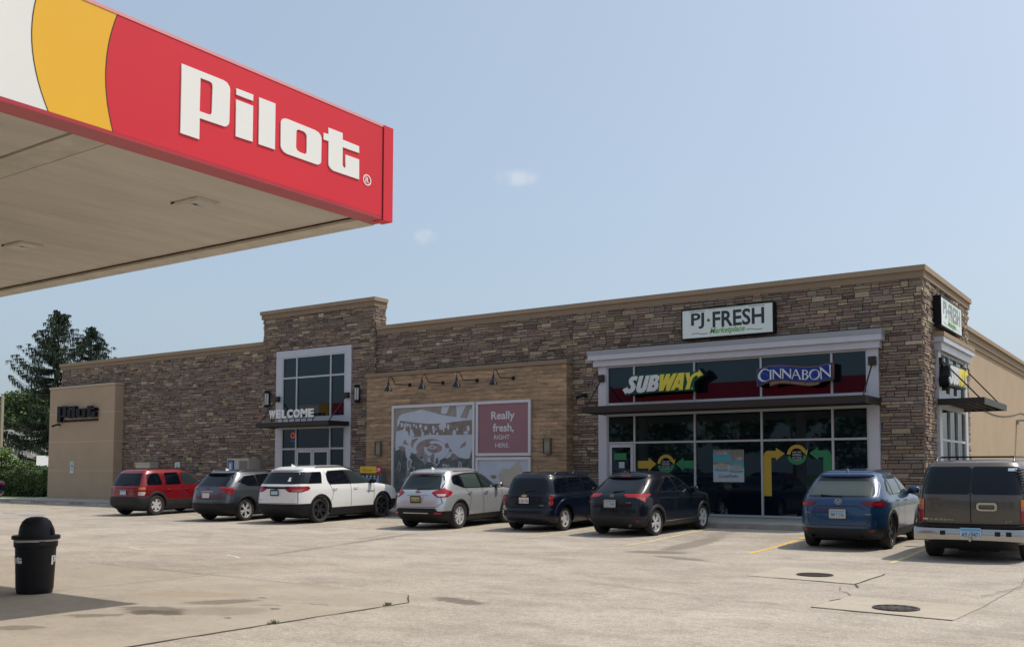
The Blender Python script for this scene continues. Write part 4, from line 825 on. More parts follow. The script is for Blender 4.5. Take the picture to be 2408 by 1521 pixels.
def lantern(x, label):
    t = thing('cylinder_wall_lamp', label, 'wall lamp', (x, 27.80, 4.30), group='cylinder lamps beside the entrance')
    mb = MB(); mb.lathe([(0, 0), (.11, 0), (.11, .10), (0, .10)], (0, -.12, 0), 16); mb.build('base_cap', BLKP, t, True); mb = MB(); mb.lathe([(0, 0), (.11, 0), (.11, .11), (0, .11)], (0, -.12, .58), 16); mb.build('top_cap', BLKP, t, True)
    mb = MB(); mb.lathe([(.085, .10), (.085, .58)], (0, -.12, 0), 16); mb.build('glass_tube', OPAL, t, True)
    mb = MB()
    for a in range(4): c_, s_ = math.cos(a*math.pi/2+.5), math.sin(a*math.pi/2+.5); mb.box(.095*c_-.008, .095*c_+.008, -.12+.095*s_-.008, -.12+.095*s_+.008, .10, .58)
    mb.box(-.05, .05, -.03, 0, .1, .6); mb.build('cage_bars', BLKP, t)
t_ = thing('neon_sign', 'small glowing orange ring neon sign in the left pane over the entrance doors', 'neon sign', (-30.42, 27.83, 2.98))
shape('neon_ring', [circ(0, .12, .13, 20), circ(0, .12, .07, 20)], mat('neon_orange', (.5, .06, .01), .5, emis=((1, .12, .02), .15)), t_, depth=.01); shape('neon_bar', [rect(-.12, .16, -.14, -.09)], mat('neon_blue', (.02, .04, .3), .5, emis=((.03, .08, 1), .12)), t_, depth=.01)
lantern(-31.87, 'black and white cylinder lamp left of the entrance window'); lantern(-26.70, 'black and white cylinder lamp right of the entrance window')
SCO = mat('sconce_glass', (.24, .22, .17), .35); SCF = mat('sconce_frame', (.16, .13, .09), .5, .3)
def sconce(x, label):
    t = thing('box_wall_lamp', label, 'wall lamp', (x, 27.55, 2.22), group='box lamps on the wood-look wall')
    mb = MB(); w_, h_, d_ = .135, .53, .13
    for sx in (-1, 1): mb.box(sx*w_-.012, sx*w_+.012, -d_, 0, 0, h_)
    mb.box(-w_+.012, w_-.012, -d_, 0, 0, .02); mb.box(-w_+.012, w_-.012, -d_, 0, h_-.02, h_); mb.box(-w_+.012, w_-.012, -d_, -d_+.01, .08, .095); mb.box(-w_+.012, w_-.012, -d_, -d_+.01, h_-.095, h_-.08)
    mb.build('lamp_frame', SCF, t); mb = MB(); mb.box(-.10, .10, -d_+.03, -.01, .03, h_-.03); mb.build('diffuser', SCO, t)
sconce(-25.37, 'bronze box lamp between the entrance tower and the sandwich poster'); sconce(-17.77, 'bronze box lamp right of the pink poster')
t_ = thing('area_light', 'flat grey wall light on the beige side wall at the far right', 'wall lamp', (-6.3, 46.8, 3.86))
mb = MB(); mb.box(.0, .75, -.18, .18, -.04, .04); mb.build('lamp_head', GREYM, t_); mb = MB(); mb.box(0, .08, -.1, .1, -.16, -.04); mb.build('bracket', GREYM, t_)
def wallcam(loc, label, s=1, ax=0):
    t = thing('security_camera', label, 'camera', loc); mb = MB(); mb.box(-.04, .04, -.02, 0, -.05, .05); mb.tube([(0, -.02, 0), (0, -.18, .04)], .018, 6); mb.build('bracket', BLKP, t)
    mb = MB(); mb.tube([(.12*s, -.12, .06), (-.12*s, -.26, -.03), (-.20*s, -.30, -.06)], [.045, .05, .055], 8); mb.build('camera_body', BLKP, t)
wallcam((-47.1, 27.5, 3.93), 'small black camera under the black letters on the beige block')
wallcam((-16.55, 27.95, 4.12), 'small black camera on the stone wall left of the shop front windows')
# accessibility signs
ACW = mat('sign_teal_white', (.50, .62, .62), .4); ACB = mat('sign_blue', (.03, .10, .35), .4)
def access(loc, label, post=None, grp=None):
    t = thing('parking_sign', label, 'sign', loc)
    shape('sign_plate', [rect(-.16, .16, .16, .60)], ACW, t, depth=.01, off=.01); shape('lower_plate', [rect(-.16, .16, 0, .14)], ACW, t, depth=.01, off=.01)
    shape('blue_symbol_field', [rect(-.08, .08, .27, .43)], ACB, t, depth=.003, off=.02)
    shape('wheelchair_symbol', [circ(-.005, .395, .016, 10), [(-.02, .375), (.0, .375), (.002, .345), (.035, .345), (.05, .305), (.035, .30), (.025, .33), (-.018, .33)], circ(-.005, .325, .042, 14)[4:12]], ACW, t, depth=.002, off=.023)
    for z in (.53, .48, .20): shape('lettering', [rect(-.10, .10, z, z+.02)], VG, t, depth=.002, off=.02)
    if post: mb = MB(); mb.box(-.025, .025, .0, .03, -post, .6); mb.build('post', GREYM, t)
access((-45.9, 27.5, 1.51), 'blue and white disabled parking sign on the beige block')
access((-37.1, 27.2, 1.42), 'blue and white disabled parking sign standing on a post behind the red SUV', 1.15)
# utility cabinet, kiosk, bottled water stand
CREAM = mat('cream_cabinet', (.47, .43, .35), .6, vary=(2, .08)); WATER = mat('bottle_blue', (.10, .28, .50), .2, coat=.4); YB = mat('banner_yellow', (.75, .50, .02), .5); RB = mat('banner_red', (.55, .02, .03), .5); BRP = mat('taupe_panel', (.20, .165, .13), .6); SHF = mat('wire_rack', (.2, .2, .2), .5, .5)
t_ = thing('utility_cabinet', 'beige metal utility cabinet against the stone wall behind the red SUV', 'cabinet', (-40.1, 27.75, .29))
mb = MB(); mb.box(-.55, .55, -.25, .2, 0, 1.68); mb.build('cabinet_body', CREAM, t_); mb = MB(); mb.box(-.58, .58, -.28, .2, 1.681, 1.73); mb.build('cabinet_lid', CREAM, t_); mb = MB(); mb.box(-.50, -.02, -.265, -.25, .1, 1.6); mb.box(.02, .50, -.265, -.25, .1, 1.6); mb.build('cabinet_door', CREAM, t_)
t_ = thing('ice_chest', 'cream outdoor ice chest with posters beside the entrance', 'ice chest', (-33.12, 27.6, .29))
mb = MB(); mb.box(-.68, .68, -.35, .35, 0, 1.88); mb.build('chest_body', CREAM, t_); mb = MB(); mb.box(.12, .62, -.365, -.35, .25, 1.78); mb.build('side_panel', BRP, t_)
mb = MB(); mb.box(-.62, -.24, -.37, -.35, 1.25, 1.80); mb.build('poster_frame', BLKP, t_); mb = MB(); mb.box(-.57, -.29, -.376, -.371, 1.3, 1.75); mb.build('poster_print', WATER, t_); mb = MB(); mb.box(-.50, -.38, -.380, -.377, 1.4, 1.65); mb.build('poster_figure', LGREY, t_); mb = MB(); mb.box(-.16, .06, -.36, -.351, 1.35, 1.78); mb.build('leaflet', CPW, t_)
t_ = thing('display_stand', 'yellow and red topped stand of bottled water against the wood-look wall', 'display stand', (-25.5, 27.3, .29))
mb = MB(); mb.box(-.52, .32, -.10, -.07, 1.28, 1.53); mb.build('yellow_banner', YB, t_); shape('red_price_panel', [rect(.30, .53, 1.27, 1.54)], RB, t_, (0, -.07, 0), FX, .035)
text('price', '3.99', LETW, t_, (.415, -.105, 1.34), FX, w=.18, h=.12, bold=.02, depth=.004); shape('banner_print', [rect(-.42, .1, 1.36, 1.38)], NAVY, t_, (0, -.10, 0), FX, .003); shape('banner_print', [rect(-.42, -.2, 1.43, 1.45)], RB, t_, (0, -.10, 0), FX, .003)
mb = MB()
for x in (-.52, .52): mb.box(x-.015, x+.015, -.1, .18, 0, 1.3)
for z in (.1, .45, .8): mb.box(-.505, .505, -.1, .18, z, z+.02)
mb.build('rack', SHF, t_)
wb = None
for k, z in enumerate((.12, .47, .82)):
    for i in range(5):
        for j in range(1):
            if wb is None:
                mb = MB(); mb.lathe([(0, 0), (.075, 0), (.08, .05), (.08, .2), (.07, .25), (.03, .30), (.025, .33), (0, .33)], n=12); wb = mb.build('water_bottle', [WATER], smooth=True)
                mb = MB(); mb.lathe([(.03, .325), (.03, .36), (0, .36)], n=10); mb.build('cap', LETW, wb); b_ = wb
            else: b_ = copy_tree(wb)
            b_.location = (-25.5-.40+i*.19, 27.26, .29+z)
            tag(b_, ('blue water bottle, %s shelf of the yellow-topped stand, %s' % (('bottom', 'middle', 'top')[k], ('leftmost', 'second from left', 'middle one', 'second from right', 'rightmost')[i])), 'bottle', 'bottled water on the stand')
# ------------------------------------------------------------------ litter bin on the pad
BIN = mat('bin_plastic', (.008, .008, .010), .5, spec=.25, vary=(6, .2), bump=(60, .15, .003)); LIN = mat('bin_liner', (.42, .41, .37), .45)
bx, by = -12.63, 7.09
t_ = thing('litter_bin', 'black domed round litter bin with white lettering on the concrete pad', 'litter bin', (bx, by, .008)); t_.scale = (.93, .93, 1)
Dv = Vector((-bx, -by)).normalized(); rtv = Vector((-Dv.y, Dv.x))     # towards the camera side / to its right
mb = MB(); mb.lathe([(0, 0), (.232, 0), (.236, .03), (.24, .04), (.245, .06), (.266, .56), (.27, .60), (.285, .605), (.288, .69), (.280, .70), (.27, .70)], n=48); 
for k in range(10): 
    a = 6.283*k/10+.3; 
mb.build('bin_body', BIN, t_, True, 30)
mb = MB(); n = 48
mb.grid([[(.284*math.cos(6.283*k/n), .284*math.sin(6.283*k/n), .665+.014*math.sin(2*6.283*k/n+1)+.008*math.sin(5*6.283*k/n)) for k in range(n)], [(.289*math.cos(6.283*k/n), .289*math.sin(6.283*k/n), .68) for k in range(n)], [(.290*math.cos(6.283*k/n), .290*math.sin(6.283*k/n), .712) for k in range(n)]], closed=True); mb.build('bin_liner', LIN, t_, True)
mb = MB(); mb.lathe([(.29, .705), (.315, .705), (.318, .745), (.305, .755), (.235, .755), (.23, .77), (.228, .80), (.215, .87), (.185, .935), (.14, .975), (.08, .995), (0, 1.0)], n=48)
mb.build('dome_lid', BIN, t_, True, 30)
def polar(a, r, z): return (Dv.x*math.cos(a)*r+rtv.x*math.sin(a)*r, Dv.y*math.cos(a)*r+rtv.y*math.sin(a)*r, z)
mb = MB()   # swing flap on the right of the dome
rows = []
for i in range(9):
    z = .765+.195*i/8; e = math.sqrt(max(0, 1-((z-.755)/.245)**2)); rr = .232*e+.012
    rows.append([polar(a, rr, z) for a in [R(58+j*8) for j in range(9)]])
mb.grid(rows, flip=True); mb.build('swing_flap', BIN, t_, True)
mb = MB(); rows = [[polar(a, .2895, z) for a in [R(8+j*3) for j in range(7)]] for z in (.635, .685)]; mb.grid(rows); mb.build('handle_slot', DRK, t_)
mb = MB(); rows = [[polar(a, r, z) for a in [R(5+j*4) for j in range(7)]] for r, z in ((.287, .632), (.300, .634), (.300, .622), (.284, .616))]; mb.grid(rows, flip=True); mb.build('handle_lip', BIN, t_)
# lettering wrapped round the body
def wrap(a_c, sc=.16, h=.12, zc=.445):
    for n_, lt in zip(('letter_p', 'letter_i_dot', 'letter_i', 'letter_l', 'letter_o', 'letter_t'), PILOT):
        o = shape(n_, [[((y-7.6)*sc*1.0, (z-5.6)*sc) for y, z in p] for p in lt], LETW, t_, depth=.003)
        bm = bmesh.new(); bm.from_mesh(o.data); bmesh.ops.triangulate(bm, faces=bm.faces[:]); bmesh.ops.subdivide_edges(bm, edges=bm.edges[:], cuts=1)
        for v in bm.verts:
            ang = a_c+v.co.x/.262; rr = .2635+.0015 if v.co.y > -.001 else .2665; z = zc+v.co.z
            rr += (z-.445)*.042; p = polar(ang, rr, z); v.co = Vector(p)
        bm.to_mesh(o.data); bm.free()
wrap(R(97)); wrap(R(-88))
# weeds in the pad joint
WD = mat('weed_green', (.10, .16, .04), .8)
def weed(x, y, s, label):
    mb = MB(); rs = random.Random(int(x*100))
    for i in range(50):
        a, r = rs.uniform(0, 6.28), rs.uniform(0, s); px, py = r*math.cos(a)*.35, r*math.sin(a); h = rs.uniform(.015, .05); d = rs.uniform(0, 6.28); wv = .006
        mb.face([(px-wv, py, 0), (px+wv, py, 0), (px+.03*math.cos(d), py+.03*math.sin(d), h)])
    tag(mb.build('weed', WD), label, 'weed').location = (x, y, .006)
weed(-8.06, 7.14, .10, 'low green weed in the pad edge joint, nearer to the camera'); weed(-8.04, 8.9, .07, 'low green weed near the corner of the concrete pad')
# ------------------------------------------------------------------ parked cars
def pchip(tab):
    xs = [a for a, b in tab]; ys = [b for a, b in tab]; n = len(xs)
    h = [xs[i+1]-xs[i] for i in range(n-1)]; d = [(ys[i+1]-ys[i])/h[i] for i in range(n-1)]
    m = [d[0]]+[0 if d[i-1]*d[i] <= 0 else 2*d[i-1]*d[i]/(d[i-1]+d[i]) for i in range(1, n-1)]+[d[-1]]
    def f(x):
        if x <= xs[0]: return ys[0]
        if x >= xs[-1]: return ys[-1]
        i = 0
        while x > xs[i+1]: i += 1
        t = (x-xs[i])/h[i]; t2 = t*t; t3 = t2*t
        return (2*t3-3*t2+1)*ys[i]+(t3-2*t2+t)*h[i]*m[i]+(-2*t3+3*t2)*ys[i+1]+(t3-t2)*h[i]*m[i+1]
    return f
def paint(name, col, metal=.35, rough=.32, coat=1.0, spec=.5): return mat(name, col, rough, metal, spec, coat=coat, coatrough=.04)
def lamp(name, col, e=0): return mat(name, col, .15, 0, .4, coat=.2)
TYRE = mat('tyre_rubber', (.022, .021, .021), .82, vary=(9, .25)); RIMS = mat('alloy', (.62, .62, .63), .38, .35); RIMK = mat('black_alloy', (.045, .047, .05), .3, .6); WELL = mat('wheel_well', (.008, .008, .009), .9); HUBD = mat('brake_dark', (.03, .03, .032), .6, .5)
CLAD = mat('grey_cladding', (.026, .027, .029), .6, spec=.25, vary=(12, .12)); CLADB = mat('black_cladding', (.012, .012, .014), .55, spec=.25, vary=(12, .12)); TRIM = mat('black_trim', (.006, .006, .007), .35, spec=.3); CHR = mat('chrome', (.40, .39, .375), .2, 1.0)
TINT = mat('tinted_car_glass', (.003, .005, .010), .03, 0, .5, ior=1.40); PALEG = mat('pale_car_glass', (.048, .066, .063), .05, 0, .5, ior=1.45); MIDG = mat('grey_car_glass', (.022, .032, .034), .04, 0, .5, ior=1.45)
LRED = lamp('red_lens', (.30, .008, .014)); LDRED = lamp('dark_red_lens', (.13, .008, .012)); LAMB = lamp('amber_lens', (.55, .17, .02)); LCLR = lamp('clear_lens', (.55, .50, .50)); LPNK = lamp('pink_lens', (.42, .12, .10))
PLB = mat('plate_blue_white', (.42, .55, .66), .4); PLW = mat('plate_white', (.60, .58, .60), .4); PLY = mat('plate_yellow', (.50, .38, .12), .4); PLT = mat('plate_text', (.16, .06, .06), .5); PLK = mat('plate_text_dark', (.04, .05, .10), .5); PLTOP = mat('plate_sky', (.12, .36, .60), .4)
REARX = (Vector((0, -1, 0)), Vector((0, 0, 1)))     # facing -x (rear of car): right is -y
SIDER = (Vector((1, 0, 0)), Vector((0, 0, 1)))      # right flank, facing -y
class Car:
    def __init__(s, label, L_, W, H, ze, xc, rear, front, width, P, head, ro, wb, rt_, paintm, cladm, name='parked_suv', cat='car', n=5.5, pr=.6, pw=1.0, zb=.22, zc=.45, zcr=None, bow=.03, pos_left=False, arch=True):
        s.L, s.W, s.H, s.ze, s.xc, s.n, s.pr, s.pw, s.bow = L_, W, H, ze, xc, n, pr, pw, bow
        s.fr, s.ff, s.fwid = pchip(rear), pchip(front), pchip(width)
        s.ro, s.wb, s.rt = ro, wb, rt_; s.zb, s.zc, s.zcr = zb, zc, zcr or zc; s.paint, s.clad = paintm, cladm
        th = R(head); c_, s_ = math.cos(th), math.sin(th); ly = (W/2-.07)*(1 if pos_left else -1)
        loc = (P[0]-(ro*c_-ly*s_), P[1]-(ro*s_+ly*c_), 0)
        sl = .018*s_ if P[1] > 20 else 0
        s.root = thing(name, label, cat, (loc[0], loc[1], gz(P[1])-sl*ro), (0, -math.atan(sl), th), group='cars parked in front of the shop')
        s.body(); s.wheels_done = False
    def sec(s, z):
        if z <= s.ze: return s.fr(z), s.ff(z), s.fwid(z)
        q = min(1, (z-s.ze)/(s.H-s.ze)); ct = math.sqrt(max(0, 1-q*q))
        a, b, w_ = s.fr(s.ze), s.ff(s.ze), s.fwid(s.ze)
        return s.xc-(s.xc-a)*ct**s.pr, s.xc+(b-s.xc)*ct**s.pr, w_*ct**s.pw
    def ring(s, z, N=None):
        a, b, w_ = s.sec(z); cx, ax = (a+b)/2, (b-a)/2; n = s.n; c5 = .5**(1/n); pts = []
        q = [(math.sqrt(0), 0)]
        quarter = []
        for f in (0, .3, .55, .75, .88, .96, 1): y = c5*f; quarter.append(((1-y**n)**(1/n), y))
        for f in (.965, .93, .88, .82, .74, .64, .53, .41, .28, .14, 0): x = c5*f; quarter.append((x, (1-x**n)**(1/n)))
        full = []
        full += [(-x, y) for x, y in quarter]                       # rear centre -> side mid (+y)
        full += [(x, y) for x, y in quarter[::-1]][1:]              # side mid -> front centre
        full += [(x, -y) for x, y in quarter][1:]
        full += [(-x, -y) for x, y in quarter[::-1]][1:-1]
        for x, y in full:
            bw = s.bow*y*y*(1 if x < 0 else -1)*abs(x)**6
            pts.append((cx+ax*x+bw*1.0, w_*y, z))
        return pts
    def rx(s, y, z):
        a, b, w_ = s.sec(z); u = min(.999, abs(y)/w_); t = (1-u**s.n)**(1/s.n); cx, ax = (a+b)/2, (b-a)/2
        return cx-ax*t+s.bow*u*u*t**6
    def sy(s, x, z):
        a, b, w_ = s.sec(z); cx, ax = (a+b)/2, (b-a)/2; t = min(.999, abs(x-cx)/ax)
        return w_*(1-t**s.n)**(1/s.n)
    def body(s):
        zs = sorted(set([round(s.zb+(s.ze-s.zb)*i/34, 4) for i in range(35)]+[s.zc, s.zcr]))
        zs = [z for i, z in enumerate(zs) if i == 0 or z-zs[i-1] > .006 or z in (s.zc, s.zcr)]
        rings = [s.ring(z) for z in zs]+[s.ring(s.ze+(s.H-s.ze)*math.sin(R(t))) for t in (8, 18, 30, 42, 54, 66, 76, 84)]
        bm = bmesh.new(); V = [[bm.verts.new(p) for p in r] for r in rings]; m = len(V[0])
        for i in range(len(V)-1):
            for j in range(m):
                k = (j+1) % m; bm.faces.new((V[i][j], V[i][k], V[i+1][k], V[i+1][j])[::-1])
        bm.faces.new(V[0]); bm.faces.new(V[-1][::-1])
        bmesh.ops.recalc_face_normals(bm, faces=bm.faces[:])
        me = bpy.data.meshes.new('b'); bm.to_mesh(me); bm.free()
        for q in (s.paint, WELL): me.materials.append(q)
        ob = bpy.data.objects.new('b', me); C.objects.link(ob)
        cb = MB(); ra = s.rt+.055
        for x in (s.ro, s.ro+s.wb):
            for sg in (-1, 1):
                y0, y1 = sorted((sg*(s.W/2+.15), sg*(s.W/2-.36)))
                r0 = [(x+ra*math.cos(6.2832*k/40), y0, s.rt+ra*math.sin(6.2832*k/40)) for k in range(40)]; r1 = [(a, y1, c) for a, b, c in r0]
                cb.grid([r0, r1], 1, closed=True); cb.face(r0[::-1], 1); cb.face(r1, 1)
        cut = cb.build('cut', [s.paint, WELL]); bm = bmesh.new(); bm.from_mesh(cut.data); bmesh.ops.recalc_face_normals(bm, faces=bm.faces[:]); bm.to_mesh(cut.data); bm.free()
        md = ob.modifiers.new('b', 'BOOLEAN'); md.operation = 'DIFFERENCE'; md.object = cut; md.solver = 'EXACT'
        dg = bpy.context.evaluated_depsgraph_get(); me2 = bpy.data.meshes.new_from_object(ob.evaluated_get(dg))
        bpy.data.objects.remove(ob); bpy.data.objects.remove(cut)
        # split the lower cladding off as its own part
        bm = bmesh.new(); bm.from_mesh(me2); bm.faces.ensure_lookup_table()
        def low(f):
            c = f.calc_center_median()
            if f.material_index == 1: return False
            lim = s.zcr if (c.x < s.ro-.35 or c.x > s.ro+s.wb+.40) else s.zc
            return c.z < lim
        keep = bmesh.new(); lows = [f for f in bm.faces if low(f)]
        bml = bm.copy(); bml.faces.ensure_lookup_table(); idx = set(f.index for f in lows)
        bmesh.ops.delete(bml, geom=[f for f in bml.faces if f.index not in idx], context='FACES')
        bmesh.ops.delete(bm, geom=lows, context='FACES')
        for nm, b_, mt in (('body', bm, [s.paint, WELL]), ('lower_cladding', bml, [s.clad, WELL])):
            mm = bpy.data.meshes.new(nm); b_.to_mesh(mm); b_.free(); mm.materials.clear()
            for q in mt: mm.materials.append(q)
            o = finish(mm, nm, s.root, True, 32)
            if nm == 'body': s.bodyo = o
            else: s.cladp = o
        keep.free()
        mb = MB(); x0 = s.fr(s.zb)+.35; mb.box(x0, s.L-.5, -s.W/2+.40, s.W/2-.40, max(.15, s.zb-.13), s.zb+.1); mb.box(x0+.2, s.ro+s.wb, -s.W/2+.12, s.W/2-.12, s.zb-.02, s.zb+.05); mb.build('underbody', WELL, s.root)
    # ---- surface-following panels
    def scan(s, poly, nz=9):
        zs = [p[1] for p in poly]; z0, z1 = min(zs), max(zs); e = (z1-z0)*.002
        lv = sorted(set([round(z0+e+(z1-z0-2*e)*(.5-.5*math.cos(math.pi*i/nz)), 5) for i in range(nz+1)]+[round(z, 5) for z in zs if z0+e < z < z1-e])); out = []
        for z in lv:
            xs = []
            for (a, b), (c, d) in zip(poly, poly[1:]+poly[:1]):
                if (b <= z < d) or (d <= z < b): xs.append(a+(c-a)*(z-b)/(d-b))
            if len(xs) >= 2: out.append((z, min(xs), max(xs)))
        return out
    def side(s, name, poly, m, parent=None, off=.005, both=True, nx=8, rnd=0, **k):
        if rnd: poly = rounded(poly, rnd)
        sc = s.scan(poly); res = None
        for sg in ((-1, 1) if both else (-1,)):
            mb = MB(); rows = [[(a+(b-a)*i/nx, sg*(s.sy(a+(b-a)*i/nx, z)+off), z) for i in range(nx+1)] for z, a, b in sc]
            mb.grid(rows, flip=(sg > 0)); o = mb.build(name, m, parent or s.root, True, 60, **k); res = o if sg < 0 else res
        return res
    def rear(s, name, poly, m, parent=None, off=.006, ny=12, rnd=0, **k):
        if rnd: poly = rounded(poly, rnd)
        sc = s.scan(poly); mb = MB()
        mb.grid([[(s.rx(a+(b-a)*i/ny, z)-off, a+(b-a)*i/ny, z) for i in range(ny+1)] for z, a, b in sc], flip=True)
        return mb.build(name, m, parent or s.root, True, 60, **k)
    def corner(s, name, rows, m, parent=None, off=.008, both=True, N=14, **k):
        """rows: (z, y_inner on the rear face, x_outer on the flank)"""
        res = []
        for sg in ((-1, 1) if both else (-1,)):
            g = []
            for z, yi, xo in rows:
                a, b, w_ = s.sec(z); cx, ax = (a+b)/2, (b-a)/2; n = s.n
                p0 = math.asin(min(1, yi/w_)**(n/2)); tt = min(1, (cx-xo)/ax); p1 = math.acos(max(0, tt)**(n/2))
                if p1 <= p0: p1 = p0+.01
                fs = [p0+(p1-p0)*i/160 for i in range(161)]
                if yi < w_*.5: fs = sorted(fs+[math.asin((yi/w_+(.85-yi/w_)*i/30)**(n/2)) for i in range(31)])
                pts = []
                for f in fs:
                    X = math.cos(f)**(2/n); Y = math.sin(f)**(2/n)
                    nx_, ny_ = -(X**(n-1))/ax, (Y**(n-1))/w_; l = math.hypot(nx_, ny_)
                    pts.append((cx-ax*X+s.bow*Y*Y*X**6+nx_/l*off, w_*Y+ny_/l*off))
                d = [0]
                for p, q in zip(pts, pts[1:]): d.append(d[-1]+math.hypot(q[0]-p[0], q[1]-p[1]))
                row = []; j = 0
                for i in range(N+1):
                    t = d[-1]*i/N
                    while j < len(d)-2 and d[j+1] < t: j += 1
                    u = 0 if d[j+1] == d[j] else (t-d[j])/(d[j+1]-d[j]); row.append((pts[j][0]+(pts[j+1][0]-pts[j][0])*u, sg*(pts[j][1]+(pts[j+1][1]-pts[j][1])*u), z))
                g.append(row)
            mb = MB(); mb.grid(g, flip=(sg < 0)); res.append(mb.build(name, m, (parent[0 if sg < 0 else 1] if parent else s.root), True, 50, **k))
        return res
    def arches(s, m, wdt=.07, name='arch_flare', off=.014, a0=-12, a1=192):
        for x in (s.ro, s.ro+s.wb):
            for sg in (-1, 1):
                rows = []
                for r_, o_ in ((s.rt+.045, -.05), (s.rt+.050, off), (s.rt+.05+wdt, off), (s.rt+.05+wdt+.012, -.004)):
                    row = []
                    for k in range(29):
                        a = R(a0+(a1-a0)*k/28); px = x+r_*math.cos(a); pz = max(s.zb, s.rt+r_*math.sin(a)); row.append((px, sg*(s.sy(px, pz)+o_), pz))
                    rows.append(row)
                mb = MB(); mb.grid(rows, flip=(sg < 0)); mb.build(name, m, s.root, True, 50)
    def wheels(s, rimm, spokes=5, tw=.225, rr=.66, split=False, width=.16, steer=0):
        r = s.rt; h = tw/2
        mb = MB(); mb.lathe([(r*rr, -h*.9), (r*.90, -h), (r*.975, -h*.86), (r, -h*.6), (r, h*.6), (r*.975, h*.86), (r*.90, h), (r*rr+.012, h*.92), (r*rr, h*.80)], n=36, axis='y'); tyre = mb.build('tyre', TYRE, None, True, 45)
        mb = MB(); mb.lathe([(r*rr, h*.80), (r*rr-.012, h*.78), (r*rr-.022, h*.55), (r*rr-.03, -.02)], n=32, axis='y')
        for i in range(spokes):
            for off in ((-.13, .13) if split else (0,)):
                a = 2*math.pi*i/spokes+.35; w0, w1 = (width*.55, width*.5) if split else (width, width*.72)
                a0_ = a+off*.5; a1_ = a+off*1.35; R0, R1 = r*.10, r*rr-.014
                def pt(ang, rad, lat, d): return (math.cos(ang)*rad-math.sin(ang)*lat, h*d, math.sin(ang)*rad+math.cos(ang)*lat)
                q = [pt(a0_, R0, -w0*r/2, .62), pt(a0_, R0, w0*r/2, .62), pt(a1_, R1, w1*r/2, .72), pt(a1_, R1, -w1*r/2, .72)]
                b_ = [(x_, y_-.03, z_) for x_, y_, z_ in q]
                mb.face(q); 
                for e in range(4): mb.face([q[e], b_[e], b_[(e+1) % 4], q[(e+1) % 4]])
        mb.lathe([(r*.19, h*.4), (r*.17, h*.64), (r*.07, h*.70), (0, h*.70)], n=20, axis='y'); rim = mb.build('rim', rimm, None, True, 35)
        mb = MB(); mb.lathe([(r*rr-.005, -.035), (r*.45, -.03), (.0, -.025)], n=32, axis='y'); mb.lathe([(r*.42, -.0), (r*.2, .012), (0, .012)], n=24, axis='y'); hub = mb.build('wheel', HUBD, None, True, 45)
        tyre.parent = hub; rim.parent = hub; first = True
        for x in (s.ro, s.ro+s.wb):
            for sg in (-1, 1):
                w_ = hub if first else copy_tree(hub); first = False; w_.parent = s.root
                y_ = sg*(s.sy(x, s.rt+.1)-h-.015); w_.location = (x, y_, r); w_.rotation_euler = (0, (x*7 % 3)+sg, (0 if sg > 0 else math.pi)+(R(steer) if x > 1.8 else 0))
        s.wheels_done = True
    def plate(s, z, m, txt, w_=.305, h_=.155, tm=None, frame=None, y=0, tilt=None, top=None):
        x = min(s.rx(y, z-h_/2), s.rx(y, z+h_/2))-.02
        o = shape('licence_plate', [rounded(rect(-w_/2, w_/2, -h_/2, h_/2), .015)], m, s.root, (x, y, z), REARX, depth=.008)
        if top: shape('plate_header', [rect(-w_/2+.01, w_/2-.01, h_*.18, h_/2-.01)], top, o, (x, y, z), REARX, depth=.0095)
        if frame: shape('plate_frame', [rounded(rect(-w_/2-.018, w_/2+.018, -h_/2-.018, h_/2+.018), .02), rect(-w_/2+.008, w_/2-.008, -h_/2+.014, h_/2-.014)], frame, o, (x, y, z), REARX, depth=.014)
        if txt: text('plate_characters', txt, tm or PLT, o, (x-.009, y, z-h_*.36), REARX, w=w_*.86, h=h_*.50, bold=.012, depth=.002)
        # small recess shadow line above
        return o
    def badge(s, name, polys, m, y, z, depth=.012, off=.006):
        return shape(name, [[(a, b) for a, b in p] for p in polys], m, s.root, (s.rx(y, z)-off, y, z), REARX, depth=depth)
    def word(s, t, m, y, z, w_, h_, name='lettering', bold=0, shear=0):
        x = s.rx(y, z+h_/2)-.008; ax = REARX
        y2 = s.rx(y-.12, z+h_/2); y1 = s.rx(y+.12, z+h_/2); v = Vector((y2-y1, -.24, 0)).normalized()
        return text(name, t, m, s.root, (x, y, z), (v, Vector((0, 0, 1))), w=w_, h=h_, depth=.004, bold=bold, shear=shear)
    def seam(s, pts, w_=.012, side=True, closed=False, m=None, name='panel_gap'):
        """thin dark gap line following (x,z) on both flanks or (y,z) on the rear"""
        P_ = []; q = pts+([pts[0]] if closed else [])
        for a, b in zip(q, q[1:]):
            n = max(1, int(math.hypot(b[0]-a[0], b[1]-a[1])/.06)); P_ += [(a[0]+(b[0]-a[0])*i/n, a[1]+(b[1]-a[1])*i/n) for i in range(n)]
        P_.append(q[-1]); off = .004
        for sg in ((-1, 1) if side else (1,)):
            rows = []
            for i, p in enumerate(P_):
                a, b = P_[max(0, i-1)], P_[min(len(P_)-1, i+1)]; dx, dz = b[0]-a[0], b[1]-a[1]; l = math.hypot(dx, dz) or 1; nx_, nz_ = -dz/l*w_/2, dx/l*w_/2
                row = []
                for k in (-1, 1):
                    u, z = p[0]+nx_*k, p[1]+nz_*k
                    row.append((u, sg*(s.sy(u, z)+off), z) if side else (s.rx(u, z)-off, u, z))
                rows.append(row)
            mb = MB(); mb.grid(rows); mb.build(name, m or TRIM, s.bodyo)
